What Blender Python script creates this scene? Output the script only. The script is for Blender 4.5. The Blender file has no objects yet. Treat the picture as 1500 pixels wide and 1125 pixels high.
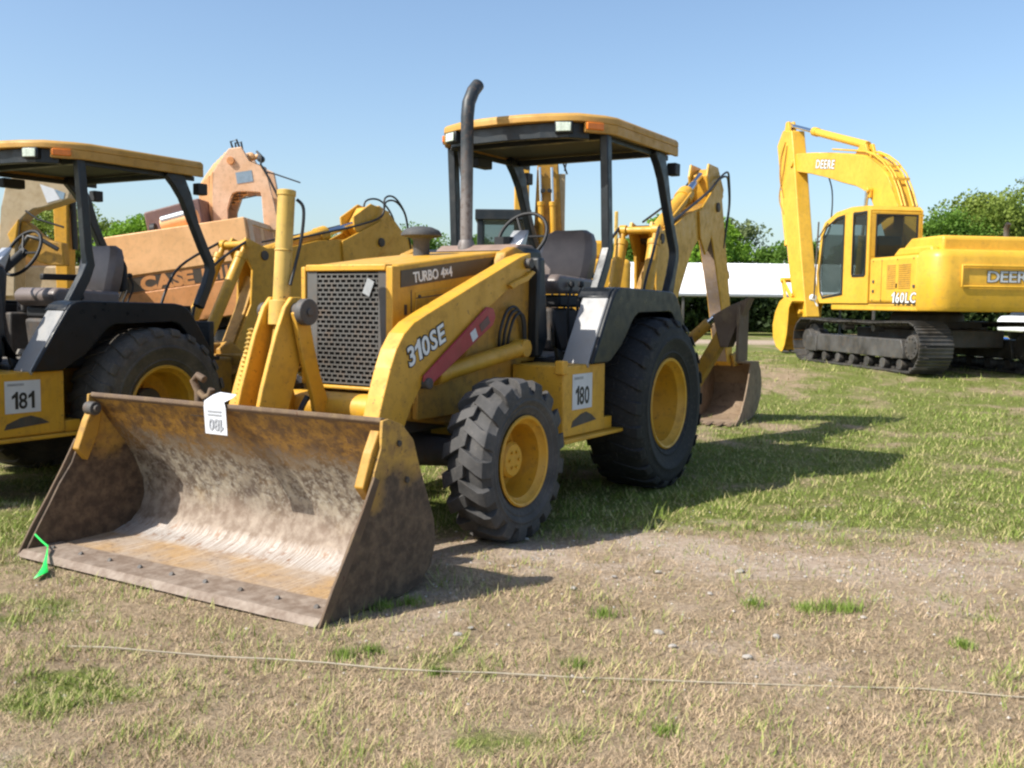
import bpy, bmesh, math, random
import numpy as np
from mathutils import Vector, Matrix, noise
R = math.radians
PI = math.pi
random.seed(7)
scene = bpy.context.scene
COL = scene.collection

# ------------------------------------------------------------------ helpers
def rotpt(p, c, a):
    """rotate (x,z) about c by a radians"""
    x, z = p[0]-c[0], p[1]-c[1]
    return (c[0]+x*math.cos(a)-z*math.sin(a), c[1]+x*math.sin(a)+z*math.cos(a))

class MB:
    """collects shapes in one bmesh and links them as ONE object"""
    def __init__(s, xf=None):
        s.bm = bmesh.new(); s.xf = xf; s.mi = 0
    def _v(s, p):
        return s.bm.verts.new(Vector(p))
    def face(s, vs):
        try:
            f = s.bm.faces.new(vs); f.material_index = s.mi; return f
        except ValueError:
            return None
    def box(s, c, size, rot=None):
        hx, hy, hz = size[0]/2, size[1]/2, size[2]/2
        m = rot.to_3x3() if rot else Matrix.Identity(3)
        vs = [s._v(Vector(c)+m@Vector((sx*hx, sy*hy, sz*hz))) for sx in (-1,1) for sy in (-1,1) for sz in (-1,1)]
        for f in ((0,1,3,2),(4,6,7,5),(0,4,5,1),(2,3,7,6),(0,2,6,4),(1,5,7,3)):
            s.face([vs[i] for i in f])
        return s
    def b(s, x0,x1,y0,y1,z0,z1):
        return s.box(((x0+x1)/2,(y0+y1)/2,(z0+z1)/2),(abs(x1-x0),abs(y1-y0),abs(z1-z0)))
    def prism(s, poly, a0, a1, ax='y'):
        def P(p, a):
            if ax == 'y': return (p[0], a, p[1])
            if ax == 'x': return (a, p[0], p[1])
            return (p[0], p[1], a)
        A = [s._v(P(p,a0)) for p in poly]; B = [s._v(P(p,a1)) for p in poly]
        n = len(poly)
        s.face(A); s.face(B[::-1])
        for i in range(n):
            s.face([A[i],B[i],B[(i+1)%n],A[(i+1)%n]])
        return s
    def strip(s, outer, inner, a0, a1, ax='y'):
        """band between two equally long polylines, thick in ax (no concave ngons)"""
        for i in range(len(outer)-1):
            s.prism([outer[i],outer[i+1],inner[i+1],inner[i]], a0, a1, ax)
        return s
    def ring(s, c, u, v, r, n):
        return [s._v(Vector(c)+u*(r*math.cos(2*PI*i/n))+v*(r*math.sin(2*PI*i/n))) for i in range(n)]
    def cyl(s, p0, p1, r0, r1=None, n=16, cap=True):
        return s.tube([p0,p1],[r0, r0 if r1 is None else r1], n, cap)
    def tube(s, pts, r, n=10, cap=True):
        pts = [Vector(p) for p in pts]
        if not isinstance(r,(list,tuple)): r = [r]*len(pts)
        rings = []; up = None
        for i,p in enumerate(pts):
            d = (pts[min(i+1,len(pts)-1)]-pts[max(i-1,0)]).normalized()
            if up is None:
                up = Vector((0,0,1)) if abs(d.z)<.9 else Vector((1,0,0))
            u = (up-d*up.dot(d)).normalized(); v = d.cross(u); up = u
            rings.append(s.ring(p,u,v,r[i],n))
        for a,b_ in zip(rings,rings[1:]):
            for i in range(n):
                s.face([a[i],a[(i+1)%n],b_[(i+1)%n],b_[i]])
        if cap:
            s.face(rings[0][::-1]); s.face(rings[-1])
        return s
    def hose(s, pts, r, n=8):
        P=[Vector(p) for p in pts]; P=[P[0]]+P+[P[-1]]; out=[]
        for i in range(1,len(P)-2):
            for k in range(5):
                t=k/5; a,b,c,d=P[i-1],P[i],P[i+1],P[i+2]
                out.append(.5*((2*b)+(c-a)*t+(2*a-5*b+4*c-d)*t*t+(3*b-a-3*c+d)*t**3))
        out.append(P[-2]); return s.tube(out,r,n)
    def lathe(s, prof, c, ax='y', n=48, closed=False):
        """prof: (radius, along)"""
        c = Vector(c)
        E = {'y':(Vector((1,0,0)),Vector((0,0,1)),Vector((0,1,0))),'z':(Vector((1,0,0)),Vector((0,1,0)),Vector((0,0,1))),'x':(Vector((0,1,0)),Vector((0,0,1)),Vector((1,0,0)))}[ax]
        rings = [s.ring(c+E[2]*a,E[0],E[1],max(r,1e-4),n) for r,a in prof]
        rr = list(zip(rings,rings[1:])) + ([(rings[-1],rings[0])] if closed else [])
        for a,b_ in rr:
            for i in range(n):
                s.face([a[i],a[(i+1)%n],b_[(i+1)%n],b_[i]])
        return s
    def bar2d(s, path, w, y0, y1):
        """bent bar in the XZ plane, w wide in plane, y0..y1 thick"""
        L=[];Rr=[]
        for i,p in enumerate(path):
            a = path[max(i-1,0)]; c = path[min(i+1,len(path)-1)]
            d = Vector((c[0]-a[0],c[1]-a[1])).normalized(); nrm = Vector((-d.y,d.x))
            ww = w[i] if isinstance(w,(list,tuple)) else w
            L.append((p[0]+nrm.x*ww/2,p[1]+nrm.y*ww/2)); Rr.append((p[0]-nrm.x*ww/2,p[1]-nrm.y*ww/2))
        A=[s._v((q[0],y0,q[1])) for q in L]; B=[s._v((q[0],y0,q[1])) for q in Rr]
        C=[s._v((q[0],y1,q[1])) for q in L]; D=[s._v((q[0],y1,q[1])) for q in Rr]
        for i in range(len(path)-1):
            s.face([A[i],A[i+1],B[i+1],B[i]]); s.face([C[i],D[i],D[i+1],C[i+1]])
            s.face([A[i],C[i],C[i+1],A[i+1]]); s.face([B[i],B[i+1],D[i+1],D[i]])
        s.face([A[0],B[0],D[0],C[0]]); s.face([A[-1],C[-1],D[-1],B[-1]])
        return s
    def build(s, name, mats, parent=None, bevel=0, seg=2, smooth=32, merge=False, label=None):
        if s.xf is not None: s.bm.transform(s.xf)
        if merge: bmesh.ops.remove_doubles(s.bm, verts=s.bm.verts, dist=1e-4)
        bmesh.ops.recalc_face_normals(s.bm, faces=s.bm.faces)
        me = bpy.data.meshes.new(name); s.bm.to_mesh(me); s.bm.free()
        if not isinstance(mats,(list,tuple)): mats=[mats]
        for m in mats: me.materials.append(m)
        if smooth:
            me.polygons.foreach_set('use_smooth',[True]*len(me.polygons))
            me.set_sharp_from_angle(angle=R(smooth))
        o = bpy.data.objects.new(name, me); COL.objects.link(o)
        if parent is not None: o.parent = parent
        if bevel:
            b = o.modifiers.new('bevel','BEVEL'); b.width = bevel; b.segments = seg; b.limit_method='ANGLE'; b.angle_limit=R(35)
        if label: o['label']=label
        return o

def tag(o, label=None, cat=None, group=None, kind=None):
    if label: o['label']=label
    if cat: o['category']=cat
    if group: o['group']=group
    if kind: o['kind']=kind
    return o
def empty(name, loc, rz=0, label=None, cat=None, group=None):
    o = bpy.data.objects.new(name, None); COL.objects.link(o); o.empty_display_size=.3
    o.location = loc; o.rotation_euler=(0,0,rz)
    return tag(o,label,cat,group)

def glyph(ch, size, bold, depth, shear):
    """one character as (verts, faces, width)"""
    if ch=='1':   # the built-in figure one has no flag, so it is drawn here
        h=.73*size; w=.135*size+bold*2; st=[(0,0),(w,0),(w,h),(0,h)]; x0=.17*size
        pts=[(x0,-bold),(x0+w,-bold),(x0+w,h+bold),(x0+w*.28,h+bold),(x0+w*.05,h*.93),(x0-.17*size-bold*.5,h*.76+bold*.2),(x0-.17*size-bold*.5,h*.76-.11*size-bold*1.4),(x0,h*.79-.06*size-bold)]
        pts=[(x+shear*y,y-.0*size) for x,y in pts]
        n=len(pts); V=[(x,y,-depth) for x,y in pts]+[(x,y,depth) for x,y in pts]
        Fc=[tuple(range(n))[::-1],tuple(range(n,2*n))]+[(i,(i+1)%n,n+(i+1)%n,n+i) for i in range(n)]
        return V,Fc,min(x for x,_ in pts),max(x for x,_ in pts)
    cu=bpy.data.curves.new('glyph','FONT'); cu.body=ch; cu.size=size; cu.extrude=depth; cu.offset=bold; cu.shear=shear; cu.resolution_u=3
    t=bpy.data.objects.new('glyph',cu); COL.objects.link(t); bpy.context.view_layer.update()
    me=bpy.data.meshes.new_from_object(t.evaluated_get(bpy.context.evaluated_depsgraph_get()))
    V=[tuple(v.co) for v in me.vertices]; Fc=[tuple(p.vertices) for p in me.polygons]
    bpy.data.objects.remove(t); bpy.data.curves.remove(cu); bpy.data.meshes.remove(me)
    return V,Fc,min(v[0] for v in V),max(v[0] for v in V)
def text(name, s, size, mat, parent, loc, X, Y, bold=0.0, depth=.002, shear=0, sx=1.0, space=1.0):
    """raised lettering as one mesh; X = reading direction, Y = up direction (local axes of the parent)"""
    x=0; V=[]; Fc=[]; gap=.085*size*space
    for ch in s:
        if ch==' ': x+=.32*size; continue
        # advance from the plain glyph, so outlined and plain versions line up
        _,_,a0,a1=glyph(ch,size,0,depth,shear); v,f,_,_=glyph(ch,size,bold,depth,shear); o=len(V)
        V+=[(p[0]-a0+x,p[1],p[2]) for p in v]; Fc+=[tuple(i+o for i in q) for q in f]
        x+=a1-a0+gap
    x-=gap; V=[(p[0]-x/2,p[1]-.36*size,p[2]) for p in V]
    me=bpy.data.meshes.new(name); me.from_pydata(V,[],Fc)
    X=Vector(X).normalized(); Y=Vector(Y).normalized(); Z=X.cross(Y)
    me.transform(Matrix(((X.x*sx,Y.x,Z.x,loc[0]),(X.y*sx,Y.y,Z.y,loc[1]),(X.z*sx,Y.z,Z.z,loc[2]),(0,0,0,1))))
    me.materials.append(mat); me.update()
    o=bpy.data.objects.new(name,me); COL.objects.link(o); o.parent=parent
    return o

# ------------------------------------------------------------------ materials
def newmat(name):
    m = bpy.data.materials.new(name); m.use_nodes=True
    nt = m.node_tree; nt.nodes.clear()
    out = nt.nodes.new('ShaderNodeOutputMaterial'); bs = nt.nodes.new('ShaderNodeBsdfPrincipled')
    nt.links.new(bs.outputs[0],out.inputs[0])
    return m, nt, bs
class G:
    """tiny node-graph writer"""
    def __init__(s, nt):
        s.nt=nt; s.co=nt.nodes.new('ShaderNodeTexCoord').outputs['Object']
    def n(s,t,**k):
        nd=s.nt.nodes.new(t)
        for a,b in k.items(): setattr(nd,a,b)
        return nd
    def l(s,a,b): s.nt.links.new(a,b)
    def noise(s, scale, detail=4, rough=.55, co=None, dist=0, sc3=None):
        nd=s.n('ShaderNodeTexNoise'); nd.inputs['Scale'].default_value=scale; nd.inputs['Detail'].default_value=detail
        nd.inputs['Roughness'].default_value=rough; nd.inputs['Distortion'].default_value=dist
        c = co or s.co
        if sc3:
            mp=s.n('ShaderNodeMapping'); mp.inputs['Scale'].default_value=sc3; s.l(c,mp.inputs[0]); c=mp.outputs[0]
        s.l(c,nd.inputs['Vector']); return nd.outputs['Fac']
    def ramp(s, fac, a, b, va=0, vb=1):
        nd=s.n('ShaderNodeMapRange'); nd.inputs['From Min'].default_value=a; nd.inputs['From Max'].default_value=b
        nd.inputs['To Min'].default_value=va; nd.inputs['To Max'].default_value=vb; s.l(fac,nd.inputs['Value']); return nd.outputs[0]
    def math(s, op, a, b=None, c=None):
        nd=s.n('ShaderNodeMath',operation=op)
        for i,v in enumerate((a,b,c)):
            if v is None: continue
            if isinstance(v,(int,float)): nd.inputs[i].default_value=v
            else: s.l(v,nd.inputs[i])
        return nd.outputs[0]
    def mix(s, fac, a, b):
        nd=s.n('ShaderNodeMix',data_type='RGBA')
        for idx,v in ((0,fac),(6,a),(7,b)):
            if isinstance(v,(int,float)): nd.inputs[idx].default_value=v
            elif isinstance(v,tuple): nd.inputs[idx].default_value=(*v,1) if len(v)==3 else v
            else: s.l(v,nd.inputs[idx])
        return nd.outputs[2]
    def sep(s, co=None):
        nd=s.n('ShaderNodeSeparateXYZ'); s.l(co or s.co,nd.inputs[0]); return nd.outputs
    def bump(s, bs, h, strength=.3, dist=.01):
        nd=s.n('ShaderNodeBump'); nd.inputs['Strength'].default_value=strength; nd.inputs['Distance'].default_value=dist
        s.l(h,nd.inputs['Height']); s.l(nd.outputs[0],bs.inputs['Normal'])

def paint(name, col, dirt=(.16,.10,.05), dirtamt=.35, rust=0.1, rough=.42, metal=0, fade=.12, scale=1.0, spec=.5):
    m,nt,bs=newmat(name); g=G(nt)
    n1=g.noise(2.2*scale,6,.6); n2=g.noise(11*scale,5,.65); n3=g.noise(38*scale,3,.6)
    faded=tuple(c*(1-fade)+.55*fade for c in col); dark=tuple(c*.82 for c in col)
    c=g.mix(g.ramp(n1,.35,.68), dark, faded)
    c=g.mix(g.math('MULTIPLY',g.ramp(n2,.5,.72),dirtamt), c, dirt)
    r=g.math('MULTIPLY',g.ramp(n3,.66,.70),g.ramp(n1,.44,.56))
    c=g.mix(g.math('MULTIPLY',r,min(1,rust*6)), c, (.09,.035,.02))
    ch=g.noise(24*scale,8,.75,dist=.8)
    c=g.mix(g.math('MULTIPLY',g.ramp(ch,.615,.635),min(1,rust*4)), c, (.10,.05,.03))
    # vertical streaks of grime
    st=g.noise(1.0,4,.6,sc3=(16*scale,16*scale,1.6*scale))
    c=g.mix(g.math('MULTIPLY',g.ramp(st,.56,.75),dirtamt*.55), c, dirt)
    g.l(c,bs.inputs['Base Color'])
    g.l(g.ramp(n2,.3,.75,rough-.08,rough+.28),bs.inputs['Roughness'])
    bs.inputs['Metallic'].default_value=metal; bs.inputs['Specular IOR Level'].default_value=spec
    g.bump(bs,n1,.12,.02)
    return m

def flat(name, col, rough=.6, metal=0, var=.15, scale=20, emit=None, bump=.1, spec=.5):
    m,nt,bs=newmat(name); g=G(nt)
    n=g.noise(scale,4,.6)
    c=g.mix(g.ramp(n,.3,.7), tuple(x*(1-var) for x in col), tuple(min(1,x*(1+var)) for x in col))
    g.l(c,bs.inputs['Base Color']); bs.inputs['Roughness'].default_value=rough; bs.inputs['Metallic'].default_value=metal
    bs.inputs['Specular IOR Level'].default_value=spec
    if bump: g.bump(bs,n,bump,.01)
    return m

M={}
M['yellow']=paint('paint_yellow',(.66,.345,.020),dirt=(.20,.115,.035),dirtamt=.40,rust=.12,fade=.03)
M['yellow_dirty']=paint('paint_yellow_dirty',(.47,.24,.018),dirt=(.15,.09,.04),dirtamt=.8,rust=.16,rough=.55,fade=.03)
M['yellow_new']=paint('paint_yellow_bright',(.78,.44,.034),dirt=(.30,.18,.05),dirtamt=.35,rust=.03,fade=.02,rough=.38)
M['yellow_pale']=paint('paint_yellow_pale',(.66,.42,.075),dirt=(.25,.16,.06),dirtamt=.5,rust=.25,fade=.06)
M['yellow_roof']=paint('paint_roof',(.55,.29,.04),dirtamt=.35,rust=.0,fade=.08,rough=.5)
M['orange']=paint('paint_salmon',(.86,.46,.19),dirtamt=.22,rust=.02,fade=.06,rough=.5)
M['orange_pale']=paint('paint_salmon_pale',(.74,.45,.26),dirtamt=.3,rust=.08,fade=.2,rough=.55)
M['orange_deep']=paint('paint_orange_deep',(.62,.25,.07),dirtamt=.4,rust=.06,fade=.05,rough=.5)
M['tan']=paint('paint_tan',(.42,.31,.17),dirtamt=.3,rust=.05,fade=.15,rough=.6)
M['maroon']=paint('paint_maroon',(.16,.085,.075),dirtamt=.3,rust=.0,fade=.05,rough=.6)
M['red']=paint('paint_red',(.40,.035,.04),dirtamt=.25,rust=.03,rough=.45,fade=.05)
M['charcoal']=paint('paint_charcoal',(.010,.015,.019),dirt=(.06,.05,.04),dirtamt=.25,rust=.02,rough=.36,fade=.012)
M['plastic']=paint('fender_plastic',(.009,.012,.016),dirt=(.04,.036,.032),dirtamt=.15,rust=.0,rough=.30,fade=.002,spec=.28)
M['plastic_sunlit']=paint('fender_front_sunlit',(.30,.30,.30),dirt=(.3,.27,.23),dirtamt=.5,rust=.0,rough=.34,fade=.08)  # pale base colour stands for sun glint on the fender's front face
M['black']=flat('black_metal',(.012,.012,.013),.6)
M['greasy']=paint('greasy_iron',(.035,.028,.022),dirt=(.12,.08,.05),dirtamt=.7,rust=.2,rough=.6)
M['iron']=paint('track_iron',(.030,.026,.021),dirt=(.11,.085,.055),dirtamt=.6,rust=.2,rough=.55)
M['rust']=paint('rusty_steel',(.125,.075,.040),dirt=(.22,.155,.085),dirtamt=.7,rust=.3,rough=.75,fade=.06)
M['dig']=paint('earth_worn_steel',(.25,.17,.10),dirt=(.12,.075,.045),dirtamt=.7,rust=.25,rough=.7,fade=.06)
M['rubber']=flat('hose_rubber',(.018,.018,.019),.5)
M['chrome']=flat('chrome_rod',(.62,.64,.68),.16,1.0,.05)
M['steel']=flat('galvanised_steel',(.42,.43,.44),.4,.7)
M['seat']=flat('seat_vinyl',(.17,.135,.12),.42,0,.2,6)
M['brownvinyl']=flat('dash_cover',(.26,.18,.14),.6,0,.15,8)
M['white']=flat('white_lettering',(.78,.78,.76),.5,0,.04,30,bump=0)
M['ink']=flat('black_ink',(.015,.015,.015),.6,0,.02,30,bump=0)
M['label']=flat('label_paper',(.58,.59,.62),.55,0,.05,14,bump=0)
M['labelgrey']=flat('printed_block',(.33,.34,.36),.6,0,.2,60,bump=0)
M['amber']=flat('amber_lens',(.75,.20,.02),.25,0,.1,40)
M['lamp']=flat('lamp_glass',(.55,.62,.52),.12,0,.25,60)
M['stripe']=flat('decal_brown',(.060,.042,.028),.45,0,.15,20)
M['decalgrey']=flat('decal_grey',(.50,.52,.54),.5,0,.15,20)
M['bluedecal']=flat('decal_blue',(.20,.28,.36),.5,0,.2,10)
M['floor']=flat('dusty_floor',(.19,.175,.155),.8,0,.5,9)
M['radiator']=flat('radiator_core',(.010,.009,.008),.8,0,.5,60)
M['grille']=paint('grille_metal',(.080,.076,.068),dirt=(.14,.085,.045),dirtamt=.55,rust=.08,rough=.5,fade=.08)
M['exhaust']=None
M['green']=flat('green_flagging',(.03,.75,.12),.4,0,.1,20)
M['paper']=flat('crumpled_tag',(.62,.53,.54),.6,0,.1,20)
M['string']=flat('string_twine',(.36,.31,.23),.8,0,.1,30)
M['bark']=flat('bark',(.075,.06,.05),.9,0,.35,6,bump=.5)
M['tarp']=flat('white_roofing',(.86,.86,.87),.5,0,.02,2)
M['whitepaint']=flat('white_car_paint',(.75,.76,.78),.25,0,.03,2)
M['bluepaint']=flat('blue_car_paint',(.03,.13,.45),.25,0,.05,2)
M['glassdark']=flat('car_glass',(.02,.025,.03),.08,0,.1,2)
M['stone']=flat('pale_stone',(.42,.38,.33),.9,0,.2,40,bump=.5)
def exhaust_mat():
    m,nt,bs=newmat('exhaust_steel'); g=G(nt); z=g.sep()[2]
    n=g.noise(9,5,.6); h=g.math('ADD',z,g.math('MULTIPLY',n,.5))
    f=g.ramp(h,2.35,2.75)
    c=g.mix(f,(.20,.18,.17),(.030,.036,.040))
    c=g.mix(g.ramp(g.noise(30,4,.6),.5,.7),c,(.10,.07,.055))
    g.l(c,bs.inputs['Base Color']); bs.inputs['Roughness'].default_value=.5; bs.inputs['Metallic'].default_value=.2
    return m
M['exhaust']=exhaust_mat()
def tyre_mat(name, base, dust, amt):
    m,nt,bs=newmat(name); g=G(nt)
    n=g.noise(5,5,.6); n2=g.noise(40,4,.6)
    c=g.mix(g.math('MULTIPLY',g.ramp(n,.3,.75),amt),base,dust)
    c=g.mix(g.math('MULTIPLY',g.ramp(n2,.55,.8),.3*amt),c,(.22,.18,.14))
    g.l(c,bs.inputs['Base Color']); bs.inputs['Roughness'].default_value=.78
    g.bump(bs,n2,.25,.006)
    return m
M['tyre_front']=tyre_mat('tyre_dusty',(.030,.029,.028),(.095,.09,.087),.9)
M['tyre_rear']=tyre_mat('tyre_dark',(.008,.008,.009),(.026,.026,.027),.7)
M['tyre_mud']=tyre_mat('tyre_muddy',(.045,.04,.035),(.12,.10,.075),1.0)
M['tyre_spare']=tyre_mat('pad_rubber',(.03,.03,.03),(.1,.1,.1),.7)
def bucket_in():
    m,nt,bs=newmat('bucket_inside_worn'); g=G(nt); X,Y,Z=g.sep()
    n1=g.noise(3.2,6,.62); n2=g.noise(14,6,.65); n3=g.noise(45,4,.6); big=g.noise(1.3,4,.6)
    jit=g.math('MULTIPLY',g.math('SUBTRACT',n1,.5),.30)
    zz=g.math('ADD',Z,jit)
    # upper plate: old yellow with rust blotches and scratches
    up=g.mix(g.ramp(n2,.40,.60),(.36,.19,.03),(.14,.075,.025))
    up=g.mix(g.math('MULTIPLY',g.ramp(n3,.52,.68),.8),up,(.10,.05,.035))
    scr=g.noise(1,3,.7,sc3=(60,9,14),dist=1.5); up=g.mix(g.ramp(scr,.62,.72,0,.7),up,(.07,.035,.03))
    # middle: chalky grey crust over brown
    mid=g.mix(g.ramp(n2,.42,.60),(.10,.072,.05),(.31,.265,.195))
    mid=g.mix(g.ramp(n3,.50,.62,0,.6),mid,(.38,.35,.29))
    mid=g.mix(g.ramp(big,.50,.62,0,.8),mid,(.075,.052,.042))
    mid=g.mix(g.math('MULTIPLY',g.ramp(n1,.56,.72),.55),mid,(.26,.15,.045))
    c=g.mix(g.ramp(zz,.50,.68),mid,up)
    str_=g.noise(1,5,.7,sc3=(3,55,3),dist=.4)
    mid=g.mix(g.ramp(str_,.54,.66,0,.55),mid,(.37,.31,.235)); mid=g.mix(g.ramp(str_,.44,.34,0,.6),mid,(.09,.06,.045))
    low=g.mix(g.ramp(n2,.4,.65),(.17,.12,.085),(.30,.24,.185))
    c=g.mix(g.ramp(zz,.20,.34),low,c)
    # floor
    fl=g.mix(g.ramp(n1,.4,.62),(.34,.215,.10),(.31,.24,.18))
    fl=g.mix(g.ramp(n2,.5,.7,0,.6),fl,(.20,.14,.10)); fl=g.mix(g.ramp(str_,.52,.64,0,.5),fl,(.50,.42,.35)); fl=g.mix(g.ramp(n3,.58,.66,0,.6),fl,(.10,.06,.04))
    xx=g.math('ADD',X,g.math('MULTIPLY',g.math('SUBTRACT',n2,.5),.10))
    isf=g.math('LESS_THAN',Z,.055)
    c=g.mix(isf,c,fl)
    # polished strip at the heel
    pol=g.math('MULTIPLY',g.ramp(g.math('ABSOLUTE',g.math('SUBTRACT',xx,3.34)),.10,.03),g.math('LESS_THAN',Z,.14))
    pol=g.math('MULTIPLY',pol,g.ramp(big,.20,.42,.75,1.0))
    scr2=g.noise(1,4,.7,sc3=(3,90,3)); polc=g.mix(g.ramp(scr2,.4,.62),(.36,.29,.24),(.66,.63,.60)); polc=g.mix(g.ramp(n2,.55,.66,0,.8),polc,(.26,.13,.07))
    c=g.mix(pol,c,polc)
    lip=g.ramp(X,3.72,3.76); c=g.mix(lip,c,g.mix(g.ramp(n2,.4,.65),(.17,.12,.085),(.29,.23,.18)))
    g.l(c,bs.inputs['Base Color'])
    g.l(g.math('MULTIPLY',pol,.35),bs.inputs['Metallic'])
    g.l(g.ramp(pol,0,1,.72,.38),bs.inputs['Roughness'])
    g.bump(bs,n2,.5,.012)
    return m
def bucket_out():
    m,nt,bs=newmat('bucket_outside_worn'); g=G(nt); X,Y,Z=g.sep()
    n1=g.noise(4,6,.6); n2=g.noise(16,6,.65)
    zz=g.math('ADD',Z,g.math('MULTIPLY',g.math('SUBTRACT',n1,.5),.7))
    ye=g.mix(g.ramp(n2,.4,.65),(.50,.29,.05),(.30,.17,.05)); br=g.mix(g.ramp(n2,.4,.65),(.060,.038,.024),(.15,.100,.060))
    c=g.mix(g.ramp(zz,.50,.62),br,ye)
    c=g.mix(g.ramp(g.noise(40,4,.6),.58,.7,0,.7),c,(.07,.035,.025))
    g.l(c,bs.inputs['Base Color']); bs.inputs['Roughness'].default_value=.7
    g.bump(bs,n2,.35,.01); return m
M['bucket_in']=bucket_in(); M['bucket_out']=bucket_out()
def glass_mat(name,col,rough=.05,alpha=.35):
    m,nt,bs=newmat(name); bs.inputs['Base Color'].default_value=(*col,1); bs.inputs['Roughness'].default_value=rough
    tr=nt.nodes.new('ShaderNodeBsdfTransparent'); mx=nt.nodes.new('ShaderNodeMixShader'); mx.inputs[0].default_value=alpha
    tr.inputs[0].default_value=(.72,.78,.76,1)
    out=[n for n in nt.nodes if n.type=='OUTPUT_MATERIAL'][0]
    nt.links.new(tr.outputs[0],mx.inputs[1]); nt.links.new(bs.outputs[0],mx.inputs[2]); nt.links.new(mx.outputs[0],out.inputs[0])
    return m
M['glass']=glass_mat('cab_glass',(.03,.036,.036),alpha=.38)
def leaf_mat(name,a,b,c3):
    m,nt,bs=newmat(name); g=G(nt)
    n=g.noise(.55,3,.5); n2=g.noise(3.5,3,.6)
    c=g.mix(g.ramp(n,.35,.65),a,b); c=g.mix(g.ramp(n2,.5,.75,0,.7),c,c3)
    g.l(c,bs.inputs['Base Color']); bs.inputs['Roughness'].default_value=.6
    bs.inputs['Specular IOR Level'].default_value=.25
    tl=nt.nodes.new('ShaderNodeBsdfTranslucent'); g.l(c,tl.inputs[0])
    mx=nt.nodes.new('ShaderNodeMixShader'); mx.inputs[0].default_value=.35
    out=[n_ for n_ in nt.nodes if n_.type=='OUTPUT_MATERIAL'][0]
    nt.links.new(bs.outputs[0],mx.inputs[1]); nt.links.new(tl.outputs[0],mx.inputs[2]); nt.links.new(mx.outputs[0],out.inputs[0])
    return m
M['leaf_bright']=leaf_mat('leaves_bright',(0.149,0.275,0.022),(0.216,0.375,0.035),(0.095,0.188,0.019))
M['leaf_mid']=leaf_mat('leaves_mid',(0.102,0.196,0.026),(0.157,0.275,0.036),(0.070,0.138,0.017))
M['leaf_pale']=leaf_mat('leaves_pale',(0.162,0.200,0.088),(0.203,0.250,0.100),(0.108,0.150,0.050))
M['leaf_olive']=leaf_mat('leaves_olive',(0.168,0.234,0.036),(0.253,0.312,0.058),(0.098,0.143,0.023))
M['leaf_dark']=leaf_mat('leaves_dark',(.028,.05,.014),(.045,.075,.018),(.02,.035,.01))
# ------------------------------------------------------------------ wheels
def tyre(mb_name, parent, c, Ro, W, rim, lugs, mat, lug_h=.045, lw=.030, wear=1.0):
    mb=MB(); h=W/2; rc=Ro-lug_h
    prof=[(rim,-h*.72),(rim+.03,-h*.86),(rim+.045,-h*.885),(rim+.050,-h*.915),(rim+.058,-h*.92),(rim+.062,-h*.90),(rim+(rc-rim)*.45,-h*.985),(rim+(rc-rim)*.50,-h*1.02),(rim+(rc-rim)*.54,-h*1.02),(rim+(rc-rim)*.57,-h*.99),(rim+(rc-rim)*.70,-h*.985),(rc-.05,-h*.93),(rc-.012,-h*.74),(rc,-h*.45),(rc+.004,0),
          (rc,h*.45),(rc-.012,h*.74),(rc-.05,h*.93),(rim+(rc-rim)*.70,h*.985),(rim+(rc-rim)*.57,h*.99),(rim+(rc-rim)*.54,h*1.02),(rim+(rc-rim)*.50,h*1.02),(rim+(rc-rim)*.45,h*.985),(rim+.062,h*.90),(rim+.058,h*.92),(rim+.050,h*.915),(rim+.045,h*.885),(rim+.03,h*.86),(rim,h*.72)]
    mb.lathe(prof,c,'y',64)
    c=Vector(c)
    for sgn in (-1,1):
        for k in range(lugs):
            th0=2*PI*(k+(.5 if sgn>0 else 0))/lugs
            st=[(-.12,0,0),(.30,.07,0),(.72,.15,.003),(.93,.175,.016),(1.02,.18,.052)]
            rows=[]
            for t,dth,drop in st:
                th=th0-dth*(.48/Ro)*1.0; y=sgn*h*t*.97
                rt=Ro-drop*(1.0 if t<1 else 1); rb=rt-lug_h*1.35-(.01 if t<1 else .0)
                wt=lw*(1.0 if t<.9 else 1.2); wb=wt*1.22
                row=[]
                for rr,ww in ((rb,-wb),(rt,-wt),(rt,wt),(rb,wb)):
                    a=th+ww/Ro
                    row.append(mb._v(c+Vector((rr*math.cos(a),y,rr*math.sin(a)))))
                rows.append(row)
            for a,b_ in zip(rows,rows[1:]):
                for i in range(4): mb.face([a[i],a[(i+1)%4],b_[(i+1)%4],b_[i]])
            mb.face(rows[0]); mb.face(rows[-1][::-1])
    return mb.build('tyre',mat,parent,bevel=.008,seg=2,smooth=40)

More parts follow.
